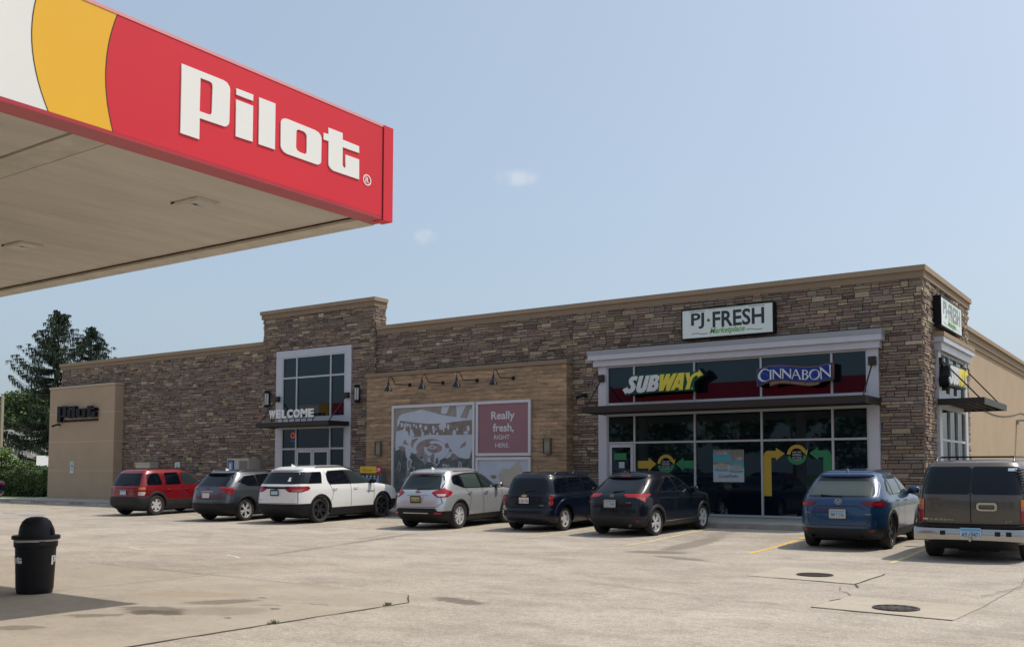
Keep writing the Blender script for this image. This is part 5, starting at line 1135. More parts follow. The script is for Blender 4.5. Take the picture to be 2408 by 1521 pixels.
    def handles(s, pts, m, l=.19, h=.035):
        for x, z in pts:
            for sg in (-1, 1):
                y = s.sy(x, z); mb = MB()
                mb.tube([(x-l/2, sg*(y-.005), z), (x-l/2+.02, sg*(y+.035), z+.003), (x, sg*(y+.042), z+.006), (x+l/2-.02, sg*(y+.035), z+.003), (x+l/2, sg*(y-.005), z)], h*.42, 6); mb.build('door_handle', m, s.root, True)
    def mirrors(s, x, z, m, sz=1):
        for sg in (-1, 1):
            y = s.sy(x, z); rows = []
            for i in range(9):
                t = -math.pi/2+math.pi*i/8; c_ = max(.02, math.cos(t)**.45); yy = sg*(y+.13*sz+.115*sz*math.sin(t))
                rows.append([(x+.02+.075*sz*c_*math.cos(6.283*k/14)**1, yy, z+.03+.085*sz*c_*math.copysign(abs(math.sin(6.283*k/14))**.7, math.sin(6.283*k/14))) for k in range(14)])
            mb = MB(); mb.grid(rows, closed=True, flip=(sg > 0)); mb.face(rows[0]); mb.face(rows[-1][::-1]); mo = mb.build('door_mirror', m, s.root, True, 50)
            mb = MB(); mb.box(x-.015, x+.045, min(sg*(y-.02), sg*(y+.06)), max(sg*(y-.02), sg*(y+.06)), z-.05, z+.0); mb.build('mirror_arm', TRIM, mo)
    def roofz(s, x, y):
        lo, hi = s.ze-.4, s.H-.0005
        def inside(z):
            a, b, w_ = s.sec(z); cx, ax = (a+b)/2, (b-a)/2
            return ax > 0 and w_ > 0 and (abs((x-cx)/ax)**s.n+abs(y/w_)**s.n) < 1
        for _ in range(30):
            mid = (lo+hi)/2
            if inside(mid): lo = mid
            else: hi = mid
        return lo
    def rails(s, x0, x1, y, m, h=.045, r=.016, name='roof_rail'):
        for sg in (-1, 1):
            pts = [(x0, sg*y, s.roofz(x0, y)-.005)]; n = 8
            for i in range(n+1):
                x = x0+.10+(x1-x0-.2)*i/n; pts.append((x, sg*y, s.roofz(x, y)+h))
            pts.append((x1, sg*y, s.roofz(x1, y)-.005)); mb = MB(); mb.tube(pts, r, 8); mb.build(name, m, s.root, True)
    def fin(s, x, m, k=1):
        z = s.roofz(x, 0)-.005; mb = MB(); n = 8
        rows = [[(x-.085*k+.02*t+(.17*k-.03*t)*u, sg*.022*k*(1-t*.8)*math.sin(math.pi*min(1, max(.08, u))), z+.075*k*t*(1-u*.75)) for u in [i/n for i in range(n+1)]] for t in (0, .5, 1) for sg in (1,)]
        rows2 = [[(a, -b, c) for a, b, c in r_] for r_ in rows][::-1]; mb.grid(rows+rows2); mb.build('roof_antenna', m, s.root, True, 50)
    def spoiler(s, m, ext=.10, th=.035, wk=.90, lift=.0, name='rear_spoiler', dz=0):
        z0 = s.ze+dz; a, b, w_ = s.sec(z0); rows = []; W2 = w_*wk; n = 14
        for prof in ((.20, .012), (.05, .020+lift), (-ext, .0+lift), (-ext-.008, -th*.5+lift), (-ext+.02, -th+lift*.5), (.03, -th*.6)):
            row = []
            for i in range(n+1):
                y = -W2+2*W2*i/n; e = 1-.35*abs(y/W2)**4; xx = s.rx(y*.98, z0); zr = s.roofz(xx+max(prof[0], .04)+.03, y) if prof[0] > .1 else z0
                row.append((xx+(prof[0] if prof[0] > 0 else prof[0]*e), y, (zr+.004 if prof[0] > .1 else z0+prof[1])))
            rows.append(row)
        mb = MB(); mb.grid(rows, flip=True); mb.face([r_[0] for r_ in rows]); mb.face([r_[-1] for r_ in rows][::-1]); return mb.build(name, m, s.root, True, 40)
    def wiper(s, y0, z0, y1, z1, m=None):
        mb = MB(); pts = []
        for i in range(6):
            t = i/5; y, z = y0+(y1-y0)*t, z0+(z1-z0)*t; pts.append((s.rx(y, z)-.025, y, z))
        mb.tube(pts, [.018, .012, .010, .009, .008, .006], 6); mb.build('rear_wiper', m or TRIM, s.root, True)
    def pipe(s, y, z, r=.032, m=None):
        mb = MB(); x = s.fr(z)+.0; mb.lathe([(r*.8, 0), (r, .0), (r, .12), (r*.8, .12), (r*.8, .01)], (0, 0, 0), 14, axis='y'); mb.v = [(x-.02+b, y+a, z+c) for a, b, c in mb.v]; mb.build('exhaust_tip', m or CHR, s.root, True)
def rounded(poly, r, n=3):
    out = []; N = len(poly)
    for i, p in enumerate(poly):
        a, b = Vector(poly[i-1]), Vector(poly[(i+1) % N]); p = Vector(p); ra = min(r, (a-p).length*.45, (b-p).length*.45); u = (a-p).normalized()*ra; v = (b-p).normalized()*ra
        for k in range(n+1):
            t = k/n; q = (p+u)*(1-t)**2+p*2*t*(1-t)+(p+v)*t*t; out.append((q.x, q.y))
    return out
def mir(half):   # half outline on +y side, top to bottom -> closed symmetric outline
    return half+[(-a, b) for a, b in half[::-1]]
# ---- 1 dark-red older SUV with grey cladding
PR = paint('red_paint', (.21, .005, .010), .3, .3, .8)
c = Car('dark red SUV with grey lower cladding, leftmost of the parked row', 4.40, 1.79, 1.70, 1.60, 2.2, [(.22, .25), (.36, .04), (.5, 0), (.66, .03), (.70, .07), (.98, .09), (1.05, .11), (1.5, .33), (1.58, .40), (1.60, .44)],
        [(.22, 4.15), (.4, 4.36), (.6, 4.40), (.8, 4.36), (.93, 4.2), (1.0, 3.75), (1.05, 3.35), (1.2, 3.1), (1.45, 2.72), (1.55, 2.55), (1.6, 2.40)], [(.22, .80), (.4, .88), (.62, .895), (.9, .885), (1.03, .855), (1.3, .775), (1.52, .70), (1.6, .64)],
        (-31.04, 21.89), 97, .83, 2.62, .372, PR, CLAD, n=7.5, zc=.56, zcr=.70, pr=.5)
c.wheels(RIMS, 6, .235, .62, width=.30); c.arches(CLAD, .075); c.rear('rear_window', mir([(.60, 1.53), (.70, 1.08)]), TINT, rnd=.07)
c.side('side_window', [(.42, 1.10), (.50, 1.50), (1.02, 1.535), (1.12, 1.10)], TINT, rnd=.07); c.side('side_window', [(1.26, 1.10), (1.28, 1.54), (1.92, 1.55), (1.99, 1.10)], TINT, rnd=.06); c.side('side_window', [(2.09, 1.09), (2.06, 1.55), (2.42, 1.53), (3.02, 1.12), (3.0, 1.09)], MIDG, rnd=.06)
for r_, mt, nm in ((((.74, .68, .28), (.80, .68, .31), (.86, .68, .33)), LCLR, 'reversing_lamp'), (((.86, .68, .33), (.94, .68, .33)), LRED, 'tail_lamp'), (((.94, .68, .33), (1.00, .68, .33), (1.03, .70, .33)), LAMB, 'indicator_lamp')): c.corner(nm, r_, mt)
c.plate(.84, PLB, '', top=PLTOP); c.seam([(1.2, .58), (1.2, 1.57)]); c.seam([(2.04, .58), (2.04, 1.57)]); c.seam([(3.02, .58), (3.02, 1.06)]); c.seam([(.66, .72), (.70, 1.02), (.58, 1.58)], side=False); c.seam([(-.66, .72), (-.70, 1.02), (-.58, 1.58)], side=False)
c.handles([(1.38, .93), (2.24, .93)], PR); c.mirrors(2.92, 1.10, TRIM); c.rails(.62, 2.5, .58, TRIM, .05); c.wiper(.1, 1.10, -.35, 1.16); c.word('ESCAPE', CHR, -.45, .78, .22, .03)
# ---- 2 grey crossover
PG = paint('steel_grey_paint', (.075, .085, .10), .6, .28)
c = Car('steel grey crossover with red swept lamps, second car from the left', 4.63, 1.84, 1.67, 1.55, 2.3, [(.2, .30), (.32, .08), (.5, 0), (.72, .02), (.95, .08), (1.08, .13), (1.15, .20), (1.46, .52), (1.55, .62)],
        [(.2, 4.4), (.4, 4.58), (.6, 4.63), (.8, 4.58), (.95, 4.2), (1.03, 3.7), (1.08, 3.42), (1.25, 3.1), (1.45, 2.75), (1.55, 2.5)], [(.2, .82), (.4, .90), (.65, .92), (.95, .905), (1.08, .865), (1.3, .79), (1.48, .70), (1.55, .64)],
        (-25.52, 21.37), 96, .93, 2.725, .36, PG, CLADB, n=6.1, zc=.42, zcr=.60, pr=.55)
c.wheels(RIMS, 5, .235, .70, True, .20); c.arches(CLADB, .05); c.spoiler(TRIM, .13, .05); c.rear('rear_window', mir([(.60, 1.47), (.72, 1.30), (.70, 1.13)]), TINT, rnd=.05)
c.side('window_surround', [(.60, 1.272), (.95, 1.452), (1.45, 1.498), (2.1, 1.53), (2.5, 1.515), (3.24, 1.115), (2.2, 1.09), (1.05, 1.12)], TRIM, rnd=.04, off=.002)
c.side('side_window', [(.62, 1.28), (.95, 1.44), (1.42, 1.49), (1.48, 1.12), (1.05, 1.14)], TINT, rnd=.05); c.side('side_window', [(1.54, 1.11), (1.50, 1.50), (2.12, 1.52), (2.20, 1.10)], TINT, rnd=.04); c.side('side_window', [(2.28, 1.10), (2.22, 1.52), (2.5, 1.50), (3.2, 1.13)], TINT, rnd=.04)
tl = c.corner('tail_lamp', [(.86, .80, .20), (.90, .74, .36), (.98, .66, .42), (1.04, .52, .44), (1.09, .44, .38), (1.115, .44, .24)], LRED); c.corner('lamp_inner', [(.93, .80, .20), (1.0, .72, .36), (1.05, .60, .36)], LDRED, parent=tl, off=.011)
c.plate(.84, PLW, '', top=None); c.rear('chrome_strip', mir([(.28, .985), (.26, .945)]), CHR, off=.014); c.seam([(.76, .62), (.80, .80)], side=False); c.seam([(1.32, .45), (1.5, .95), (1.50, 1.5)]); c.seam([(2.24, .45), (2.24, 1.5)]); c.seam([(3.2, .5), (3.2, 1.1)])
c.seam(mir([(.70, 1.10), (.74, .63)]), side=False, closed=True, w_=.01); c.handles([(1.62, .98), (2.5, .97)], PG); c.mirrors(3.05, 1.13, PG); c.rails(.85, 2.9, .60, CHR, .035); c.fin(.95, WHF); c.word('TERRAIN', CHR, .52, .68, .20, .025); c.word('GMC', LRED, 0, 1.035, .20, .05, bold=.02)
c.side('window_chrome', [(.58, 1.262), (.58, 1.275), (.95, 1.465), (1.45, 1.508), (2.1, 1.54), (2.5, 1.525), (2.5, 1.515), (2.1, 1.53), (1.45, 1.498), (.95, 1.452)], CHR, off=.003)
# ---- 3 white three-row SUV
PW_ = paint('white_paint', (.72, .72, .71), .0, .35)
c = Car('large white SUV with black wheels and black lower body', 5.19, 1.99, 1.79, 1.66, 2.5, [(.2, .32), (.36, .06), (.52, 0), (.8, .03), (1.05, .08), (1.17, .12), (1.24, .18), (1.56, .40), (1.64, .48), (1.66, .52)],
        [(.2, 4.95), (.4, 5.15), (.6, 5.19), (.85, 5.17), (1.02, 5.05), (1.12, 4.62), (1.18, 4.1), (1.32, 3.65), (1.5, 3.25), (1.6, 3.0), (1.66, 2.8)], [(.2, .90), (.4, .97), (.7, .995), (1.0, .985), (1.15, .95), (1.4, .87), (1.6, .78), (1.66, .71)],
        (-22.52, 21.77), 94, 1.05, 3.07, .395, PW_, CLADB, n=6.7, zc=.46, zcr=.62, pr=.5)
c.wheels(RIMK, 6, .25, .72, True, .20); c.arches(CLADB, .055); c.spoiler(PW_, .12, .04); c.rear('rear_window', mir([(.70, 1.585), (.78, 1.22)]), TINT, rnd=.03)
c.corner('dark_pillar', [(1.225, .62, 1.13), (1.35, .62, 1.17), (1.48, .62, 1.21), (1.59, .60, 1.23)], TRIM, off=.003); c.corner('quarter_window', [(1.235, .775, 1.12), (1.35, .77, 1.16), (1.48, .735, 1.20), (1.585, .69, 1.22)], TINT, off=.006)
c.side('window_surround', [(1.47, 1.18), (1.40, 1.32), (1.42, 1.51), (1.54, 1.615), (2.4, 1.64), (2.86, 1.615), (3.32, 1.41), (3.76, 1.18)], TRIM, rnd=.05, off=.002)
c.side('side_window', [(1.50, 1.20), (1.42, 1.32), (1.44, 1.50), (1.56, 1.60), (2.30, 1.625), (2.45, 1.20)], TINT, rnd=.05); c.side('side_window', [(2.52, 1.20), (2.40, 1.625), (2.85, 1.60), (3.30, 1.40), (3.72, 1.20)], MIDG, rnd=.05)
c.rear('trim_bar', mir([(.56, 1.14), (.56, 1.075)]), TRIM, off=.010); tl = c.corner('tail_lamp', [(.98, .56, .30), (1.03, .44, .52), (1.09, .38, .60), (1.15, .38, .55)], LRED); c.corner('lamp_inner', [(1.0, .66, .26), (1.06, .62, .36)], LPNK, parent=tl, off=.011)
c.badge('bow_tie_badge', [[(-.11, -.02), (-.09, .02), (-.04, .02), (-.04, .04), (.04, .04), (.04, .02), (.11, .02), (.09, -.02), (.04, -.02), (.04, -.04), (-.04, -.04), (-.04, -.02)]], TRIM, 0, 1.10, off=.012)
c.plate(.96, PLB, '', frame=TRIM, top=PLTOP); c.seam([(1.42, .50), (1.62, .9), (1.50, 1.2), (1.38, 1.62)]); c.seam([(2.48, .48), (2.48, 1.62)]); c.seam([(3.62, .48), (3.66, 1.16)]); c.seam([(.80, 1.18), (.84, .64), (-.84, .64), (-.80, 1.18)], side=False)
c.handles([(1.72, 1.06), (2.72, 1.06)], PW_); c.mirrors(3.50, 1.22, TRIM); c.rails(1.1, 3.0, .66, TRIM, .03); c.fin(.85, PW_, 1.2); c.word('TRAVERSE', ALUD, .62, .72, .26, .025); c.word('AWD', ALUD, -.72, .70, .10, .022)
text('flank_lettering', 'TRAVERSE', RIMK, c.root, (3.45, -(c.sy(3.45, .92)+.004), .90), SIDER, w=.42, h=.035, depth=.004)
b_ = c.rear('window_sticker', [(-.40, 1.30), (-.47, 1.30), (-.48, 1.34), (-.44, 1.37), (-.46, 1.42), (-.40, 1.39), (-.36, 1.42), (-.37, 1.36), (-.35, 1.31)], LETW, off=.012)
# ---- 4 silver crossover
PS = paint('silver_paint', (.50, .51, .53), .55, .32)
c = Car('silver crossover with yellow licence plate and boomerang tail lamps', 4.69, 1.84, 1.70, 1.58, 2.35, [(.2, .32), (.34, .08), (.5, 0), (.70, .02), (.95, .09), (1.05, .14), (1.12, .20), (1.46, .46), (1.56, .54), (1.58, .58)],
        [(.2, 4.45), (.4, 4.64), (.6, 4.69), (.85, 4.63), (1.0, 4.45), (1.08, 3.9), (1.12, 3.5), (1.25, 3.15), (1.45, 2.78), (1.58, 2.45)], [(.2, .82), (.38, .90), (.62, .92), (.95, .905), (1.08, .86), (1.3, .79), (1.5, .70), (1.58, .64)],
        (-17.12, 21.91), 96, .93, 2.705, .372, PS, CLADB, n=6.3, zc=.38, zcr=.52, pr=.55)
c.wheels(RIMS, 7, .225, .68, True, .19); c.arches(CLADB, .035, off=.008); c.spoiler(PS, .15, .045); c.rear('rear_window', mir([(.60, 1.50), (.70, 1.30), (.69, 1.11)]), MIDG, rnd=.05)
c.side('window_surround', [(.70, 1.26), (.72, 1.42), (.82, 1.50), (1.5, 1.56), (2.15, 1.57), (2.5, 1.53), (3.3, 1.12), (3.25, 1.10), (1.2, 1.13)], TRIM, rnd=.06, off=.004)
c.side('side_window', [(.76, 1.28), (.78, 1.40), (.88, 1.475), (1.10, 1.49), (1.16, 1.16)], TINT, rnd=.04, off=.009); c.side('side_window', [(1.24, 1.15), (1.18, 1.50), (2.04, 1.535), (2.14, 1.14)], PALEG, rnd=.03, off=.009); c.side('side_window', [(2.24, 1.14), (2.18, 1.535), (2.48, 1.50), (3.10, 1.18), (3.12, 1.14)], MIDG, rnd=.03, off=.009)
tl = c.corner('tail_lamp', [(.90, .64, .34), (.96, .54, .50), (1.03, .45, .60), (1.08, .54, .50), (1.13, .68, .36), (1.17, .74, .26)], LRED); c.corner('lamp_inner', [(.93, .66, .28), (.99, .60, .32)], LCLR, parent=tl, off=.011); c.corner('lamp_inner', [(.92, .80, .34), (1.02, .82, .55)], LDRED, parent=tl, off=.011)
c.badge('round_badge', [circ(0, 0, .06, 18, .05), circ(0, 0, .045, 18, .035)], CHR, 0, 1.045, off=.008); c.badge('badge_bar', [rect(-.07, .07, -.012, .012)], LRED, 0, 1.045, off=.012)
c.plate(.84, PLY, 'CAL1059', tm=PLK, frame=TRIM); c.rear('chrome_strip', mir([(.34, .965), (.34, .945)]), CHR, off=.012); c.rear('lower_panel', mir([(.62, .60), (.70, .50)]), CLADB, off=.010); c.rear('bumper_strip', mir([(.42, .475), (.42, .45)]), CHR, off=.012)
for r_ in ([(.44, .60, .14), (.49, .58, .16)],): c.corner('reflector', r_, LRED, off=.010)
c.seam([(.66, 1.08), (.78, .75), (.64, .63), (-.64, .63), (-.78, .75), (-.66, 1.08)], side=False); c.seam([(1.34, .42), (1.50, .85), (1.32, 1.14)]); c.seam([(2.20, .40), (2.18, 1.12)]); c.seam([(3.25, .42), (3.30, 1.05)]); c.handles([(1.44, 1.0), (2.36, .99)], CHR); c.mirrors(3.02, 1.14, CHR)
c.rails(.95, 2.3, .62, TRIM, -.002, .014, 'roof_strip'); c.fin(.9, WHF); c.wiper(.05, 1.125, -.45, 1.135); c.rear('high_brake_lamp', mir([(.16, 1.525), (.16, 1.505)]), LDRED, off=.05); c.word('AWD', CHR, .62, .70, .09, .02)
# ---- 5 small dark wagon
PN = paint('navy_black_paint', (.003, .006, .016), .0, .30, .45, .2)
c = Car('small upright black retro wagon with round red tail lamps', 4.47, 1.76, 1.58, 1.49, 2.2, [(.2, .25), (.32, .05), (.45, 0), (.56, .02), (.62, .07), (.95, .10), (1.05, .14), (1.38, .30), (1.45, .36), (1.49, .42)],
        [(.2, 4.25), (.4, 4.43), (.6, 4.47), (.85, 4.42), (.98, 4.15), (1.05, 3.7), (1.09, 3.4), (1.25, 3.1), (1.4, 2.85), (1.49, 2.6)], [(.2, .80), (.4, .86), (.65, .878), (.92, .86), (1.0, .80), (1.25, .74), (1.42, .67), (1.49, .60)],
        (-14.06, 22.64), 92, .86, 2.63, .325, PN, PN, n=5.5, zc=.30, zcr=.30, pr=.5)
c.wheels(RIMS, 5, .215, .68, width=.34); c.arches(PN, .16, name='fender', off=.035); c.rear('rear_window', mir([(.50, 1.42), (.62, 1.25), (.64, 1.03)]), TINT, rnd=.10)
c.side('side_window', [(.48, 1.05), (.50, 1.34), (.62, 1.40), (1.08, 1.42), (1.10, 1.04)], TINT, rnd=.06); 
c.side('window_surround', [(1.20, 1.01), (1.20, 1.45), (1.88, 1.455), (1.93, 1.01)], CHR, rnd=.06, off=.003); c.side('side_window', [(1.225, 1.035), (1.225, 1.43), (1.86, 1.435), (1.905, 1.035)], TINT, rnd=.05, off=.008)
c.side('window_surround', [(2.02, 1.01), (1.98, 1.455), (2.4, 1.44), (2.98, 1.05), (2.96, 1.01)], CHR, rnd=.06, off=.003); c.side('side_window', [(2.045, 1.035), (2.005, 1.435), (2.39, 1.42), (2.93, 1.06)], TINT, rnd=.05, off=.008)
for z in (.90, .76): 
    for sg in (-1, 1):
        mb = MB(); mb.lathe([(.078, .05), (.078, 0), (.055, -.02), (0, -.028)], (0, 0, 0), 20, axis='y'); y = sg*.715; x = c.rx(y, z); mb.v = [(x+b-.015, y+a, z+c_) for a, b, c_ in mb.v]; tl = mb.build('tail_lamp', LRED, c.root, True)
        mb = MB(); mb.lathe([(.03, -.024), (.028, -.032), (0, -.036)], (0, 0, 0), 14, axis='y'); mb.v = [(x+b-.015, y+a, z+c_) for a, b, c_ in mb.v]; mb.build('lamp_centre', LPNK, tl, True)
c.badge('bow_tie_badge', [[(-.10, -.02), (-.08, .02), (-.035, .02), (-.035, .035), (.035, .035), (.035, .02), (.10, .02), (.08, -.02), (.035, -.02), (.035, -.035), (-.035, -.035), (-.035, -.02)]], mat('gold_badge', (.55, .42, .22), .3, .8), 0, .955, off=.01)
c.plate(.83, PLW, 'E 231 724'); c.seam(mir([(.60, 1.00), (.64, .64)]), side=False, closed=True); c.seam([(1.15, .34), (1.15, 1.44)]); c.seam([(1.96, .34), (1.96, 1.44)]); c.seam([(2.98, .34), (2.98, 1.0)]); c.handles([(1.32, .90), (2.15, .90)], PN); c.mirrors(2.85, 1.06, PN)
c.word('HHR', CHR, -.52, .69, .12, .03); c.word('LS', CHR, .58, .69, .06, .03); c.rails(.75, 1.5, .55, CHR, .04); c.rails(1.75, 2.6, .55, CHR, .04); c.corner('side_marker', [(.50, .82, .30), (.58, .82, .30)], LRED); c.wiper(.0, 1.07, -.30, 1.10)
mb = MB(); mb.tube([(.9, 0, 1.56), (.75, 0, 1.72)], .006, 5); mb.build('aerial', TRIM, c.root)
mb = MB(); rows = []
for z in (.34, .40, .50, .56): rows.append([(c.rx(y, z)-.03, y, z) for y in [-.78+1.56*i/14 for i in range(15)]])
mb.grid(rows, flip=True); mb.build('rear_bumper', PN, c.root, True)
# ---- 6 dark compact crossover
PK = paint('black_blue_paint', (.003, .005, .011), .0, .28, .45, .2)
c = Car('black compact crossover with large red and pink wedge tail lamps', 4.30, 1.77, 1.60, 1.47, 2.1, [(.2, .34), (.34, .08), (.5, 0), (.7, .01), (.92, .06), (1.0, .11), (1.07, .20), (1.36, .66), (1.44, .78), (1.47, .86)],
        [(.2, 4.08), (.4, 4.26), (.6, 4.30), (.83, 4.27), (.95, 4.12), (1.03, 3.68), (1.07, 3.3), (1.2, 3.0), (1.38, 2.65), (1.47, 2.4)], [(.2, .79), (.4, .87), (.6, .885), (.92, .87), (1.05, .82), (1.25, .755), (1.4, .68), (1.47, .61)],
        (-11.18, 22.31), 88, .85, 2.61, .33, PK, CLAD, n=5.9, zc=.38, zcr=.50, pr=.6)
c.wheels(RIMS, 5, .215, .72, True, .21); c.arches(CLAD, .06); c.spoiler(PK, .14, .04); c.rear('rear_window', mir([(.58, 1.38), (.68, 1.22), (.72, 1.08)]), TINT, rnd=.05)
c.side('window_chrome', [(.86, 1.10), (.92, 1.13), (1.55, 1.47), (1.75, 1.50), (2.35, 1.48), (3.10, 1.07), (3.1, 1.05), (.9, 1.075)], CHR, off=.002, rnd=.03); c.side('window_surround', [(.92, 1.10), (1.58, 1.455), (1.75, 1.485), (2.33, 1.465), (3.03, 1.08)], TRIM, off=.005, rnd=.03)
c.side('side_window', [(1.08, 1.115), (1.60, 1.425), (1.72, 1.455), (1.82, 1.45), (1.98, 1.10)], TINT, rnd=.03, off=.010); c.side('side_window', [(2.07, 1.10), (1.92, 1.45), (2.28, 1.435), (2.88, 1.10)], TINT, rnd=.03, off=.010)
tl = c.corner('tail_lamp', [(.97, .44, .42), (1.03, .32, .62), (1.06, .34, .60)], LRED); c.corner('lamp_lower', [(.85, .80, .28), (.91, .73, .34), (.975, .62, .42)], LPNK, parent=tl, off=.009); c.corner('lamp_edge', [(.84, .80, .27), (.90, .80, .36), (.98, .78, .44)], LRED, parent=tl, off=.012)
c.badge('badge_frame', [rounded(rect(-.055, .055, -.045, .045), .02), rounded(rect(-.045, .045, -.035, .035), .015)], CHR, 0, 1.00, off=.01)
c.badge('badge_letter', [[(-.03, -.03), (-.018, -.03), (-.014, -.006), (.014, -.006), (.018, -.03), (.03, -.03), (.022, .03), (.010, .03), (.012, .006), (-.012, .006), (-.010, .03), (-.022, .03)]], CHR, 0, 1.00, off=.01)
c.plate(.82, PLB, 'CG 9245', frame=CHR, top=PLTOP); c.word('HR-V', CHR, .58, .84, .14, .028); c.word('AWD', CHR, -.50, .83, .13, .028); c.corner('reflector', [(.36, .66, .15), (.42, .64, .18)], LDRED, off=.010); c.rear('high_brake_lamp', mir([(.14, 1.50), (.14, 1.478)]), LRED, off=.06)
c.seam([(.70, 1.06), (.74, .70), (.70, .53), (-.70, .53), (-.74, .70), (-.70, 1.06)], side=False); c.seam([(1.22, .42), (1.40, .80), (1.30, 1.06)]); c.seam([(2.03, .42), (2.03, 1.08)]); c.seam([(2.96, .42), (2.98, 1.0)]); c.handles([(2.18, .95)], PK); c.mirrors(2.78, 1.08, PK)
c.seam([(1.0, .94), (3.4, .88)], w_=.02, m=CLADB, name='crease'); c.fin(1.05, PK, .8); c.pipe(-.48, .28); c.wiper(.02, 1.10, -.28, 1.13); c.side('sill_chrome', [(1.28, .335), (1.28, .35), (3.0, .365), (3.0, .35)], CHR, off=.008)
# ---- 7 blue crossover
PB = paint('blue_paint', (.010, .045, .115), .35, .28, .8, .3)
c = Car('metallic blue crossover with slim tail lamps and round badge', 4.55, 1.84, 1.675, 1.54, 2.2, [(.2, .32), (.34, .08), (.5, 0), (.72, .01), (.98, .07), (1.06, .11), (1.13, .19), (1.40, .56), (1.50, .68), (1.54, .76)],
        [(.2, 4.3), (.4, 4.5), (.6, 4.55), (.85, 4.50), (.99, 4.32), (1.07, 3.8), (1.12, 3.38), (1.25, 3.05), (1.43, 2.7), (1.54, 2.4)], [(.2, .82), (.4, .90), (.65, .92), (.98, .905), (1.10, .855), (1.3, .79), (1.46, .71), (1.54, .64)],
        (-5.35, 21.61), 92, .93, 2.70, .355, PB, CLAD, n=5.9, zc=.40, zcr=.46, pr=.6)
c.wheels(RIMK, 5, .225, .74, True, .22); c.arches(CLAD, .065); c.spoiler(PB, .10, .04); c.rear('window_surround', mir([(.60, 1.49), (.72, 1.35), (.76, 1.10)]), TRIM, rnd=.05, off=.004); c.rear('rear_window', mir([(.56, 1.42), (.66, 1.28), (.70, 1.13)]), PALEG, rnd=.06, off=.009)
c.side('window_chrome', [(.78, 1.22), (.80, 1.20), (1.0, 1.105), (3.1, 1.105), (3.1, 1.12), (1.0, 1.122)], CHR, off=.005)
c.side('window_surround', [(.80, 1.22), (.92, 1.38), (1.15, 1.48), (1.75, 1.55), (2.3, 1.54), (3.12, 1.13), (3.1, 1.115), (1.0, 1.12)], TRIM, rnd=.04, off=.004)
for pl_ in ([(.88, 1.22), (.97, 1.35), (1.10, 1.42), (1.16, 1.14), (1.02, 1.15)], [(1.24, 1.14), (1.18, 1.45), (1.50, 1.505), (1.90, 1.52), (2.02, 1.14)], [(2.12, 1.14), (2.00, 1.52), (2.28, 1.51), (2.98, 1.15)]): c.side('side_window', pl_, PALEG, rnd=.03, off=.009)
tl = c.corner('tail_lamp', [(.90, .62, .40), (.95, .50, .46), (1.0, .45, .48), (1.02, .47, .46)], LDRED); c.corner('lamp_inner', [(.93, .70, .26), (.98, .62, .34)], LRED, parent=tl, off=.011)
c.badge('round_badge', [circ(0, 0, .075, 24, .06), circ(0, 0, .062, 24, .047)], CHR, 0, 1.01, off=.008); c.badge('badge_wings', [[(-.06, .02), (-.03, .025), (0, -.01), (.03, .025), (.06, .02), (.045, .0), (.02, -.02), (0, -.035), (-.02, -.02), (-.045, 0)]], CHR, 0, 1.01, off=.008)
c.rear('plate_recess', mir([(.46, .90), (.58, .64)]), PB, rnd=.03, off=-.0); c.plate(.76, PLB, 'BM 91336', frame=CHR, top=PLTOP); c.word('CX-5', CHR, .62, .755, .15, .035); c.word('AWD', CHR, -.60, .74, .12, .028); c.corner('reflector', [(.38, .62, .12), (.44, .60, .14)], LDRED, off=.010)
c.seam([(.72, 1.08), (.66, .92), (.62, .60), (.56, .52), (-.56, .52), (-.62, .60), (-.66, .92), (-.72, 1.08)], side=False); c.seam([(.52, .86), (.38, .915), (-.38, .915), (-.52, .86)], side=False, w_=.01); c.seam([(1.32, .45), (1.48, .85), (1.28, 1.12)]); c.seam([(2.10, .43), (2.08, 1.12)]); c.seam([(3.1, .43), (3.14, 1.05)])
c.handles([(1.50, 1.0), (2.34, .98)], CHR); c.mirrors(2.86, 1.14, PB, 1.1); c.fin(.95, PB); c.pipe(.55, .29, .038, CLADB); c.pipe(-.45, .29, .038, CLADB); c.wiper(.38, 1.135, -.08, 1.115)
# ---- 8 big old brown-grey SUV
PT = paint('brown_grey_paint', (.066, .056, .047), .25, .36, .6)
c = Car('large brown-grey old SUV with chrome rear bumper and split rear doors, rightmost', 5.55, 2.0, 1.87, 1.80, 2.9, [(.3, .30), (.45, .18), (.6, .14), (.9, .12), (1.15, .13), (1.22, .15), (1.62, .36), (1.76, .46), (1.80, .52)],
        [(.3, 5.3), (.5, 5.5), (.7, 5.55), (.95, 5.5), (1.1, 5.3), (1.17, 4.7), (1.21, 4.25), (1.4, 3.95), (1.65, 3.55), (1.76, 3.35), (1.8, 3.2)], [(.3, .90), (.5, .97), (.8, .985), (1.1, .975), (1.2, .95), (1.5, .905), (1.72, .855), (1.8, .80)],
        (-4.37, 20.55), 91.5, 1.25, 3.30, .385, PT, PT, n=8.0, zb=.34, zc=.36, zcr=.36, pr=.35, pos_left=True, bow=.04)
c.wheels(RIMS, 6, .265, .60, width=.26); c.arches(PT, .05)
for sg in (-1, 1): c.rear('rear_window', [(sg*.012, 1.24), (sg*.87, 1.24), (sg*.84, 1.50), (sg*.77, 1.74), (sg*.012, 1.745)], TINT, rnd=.06)
for r_, mt, nm in (([(.72, .80, .42), (.95, .80, .42)], LRED, 'tail_lamp'), ([(.95, .80, .42), (1.03, .80, .42)], LPNK, 'reversing_lamp'), ([(1.03, .80, .42), (1.15, .80, .42)], LAMB, 'indicator_lamp')): c.corner(nm, r_, mt, off=.012)
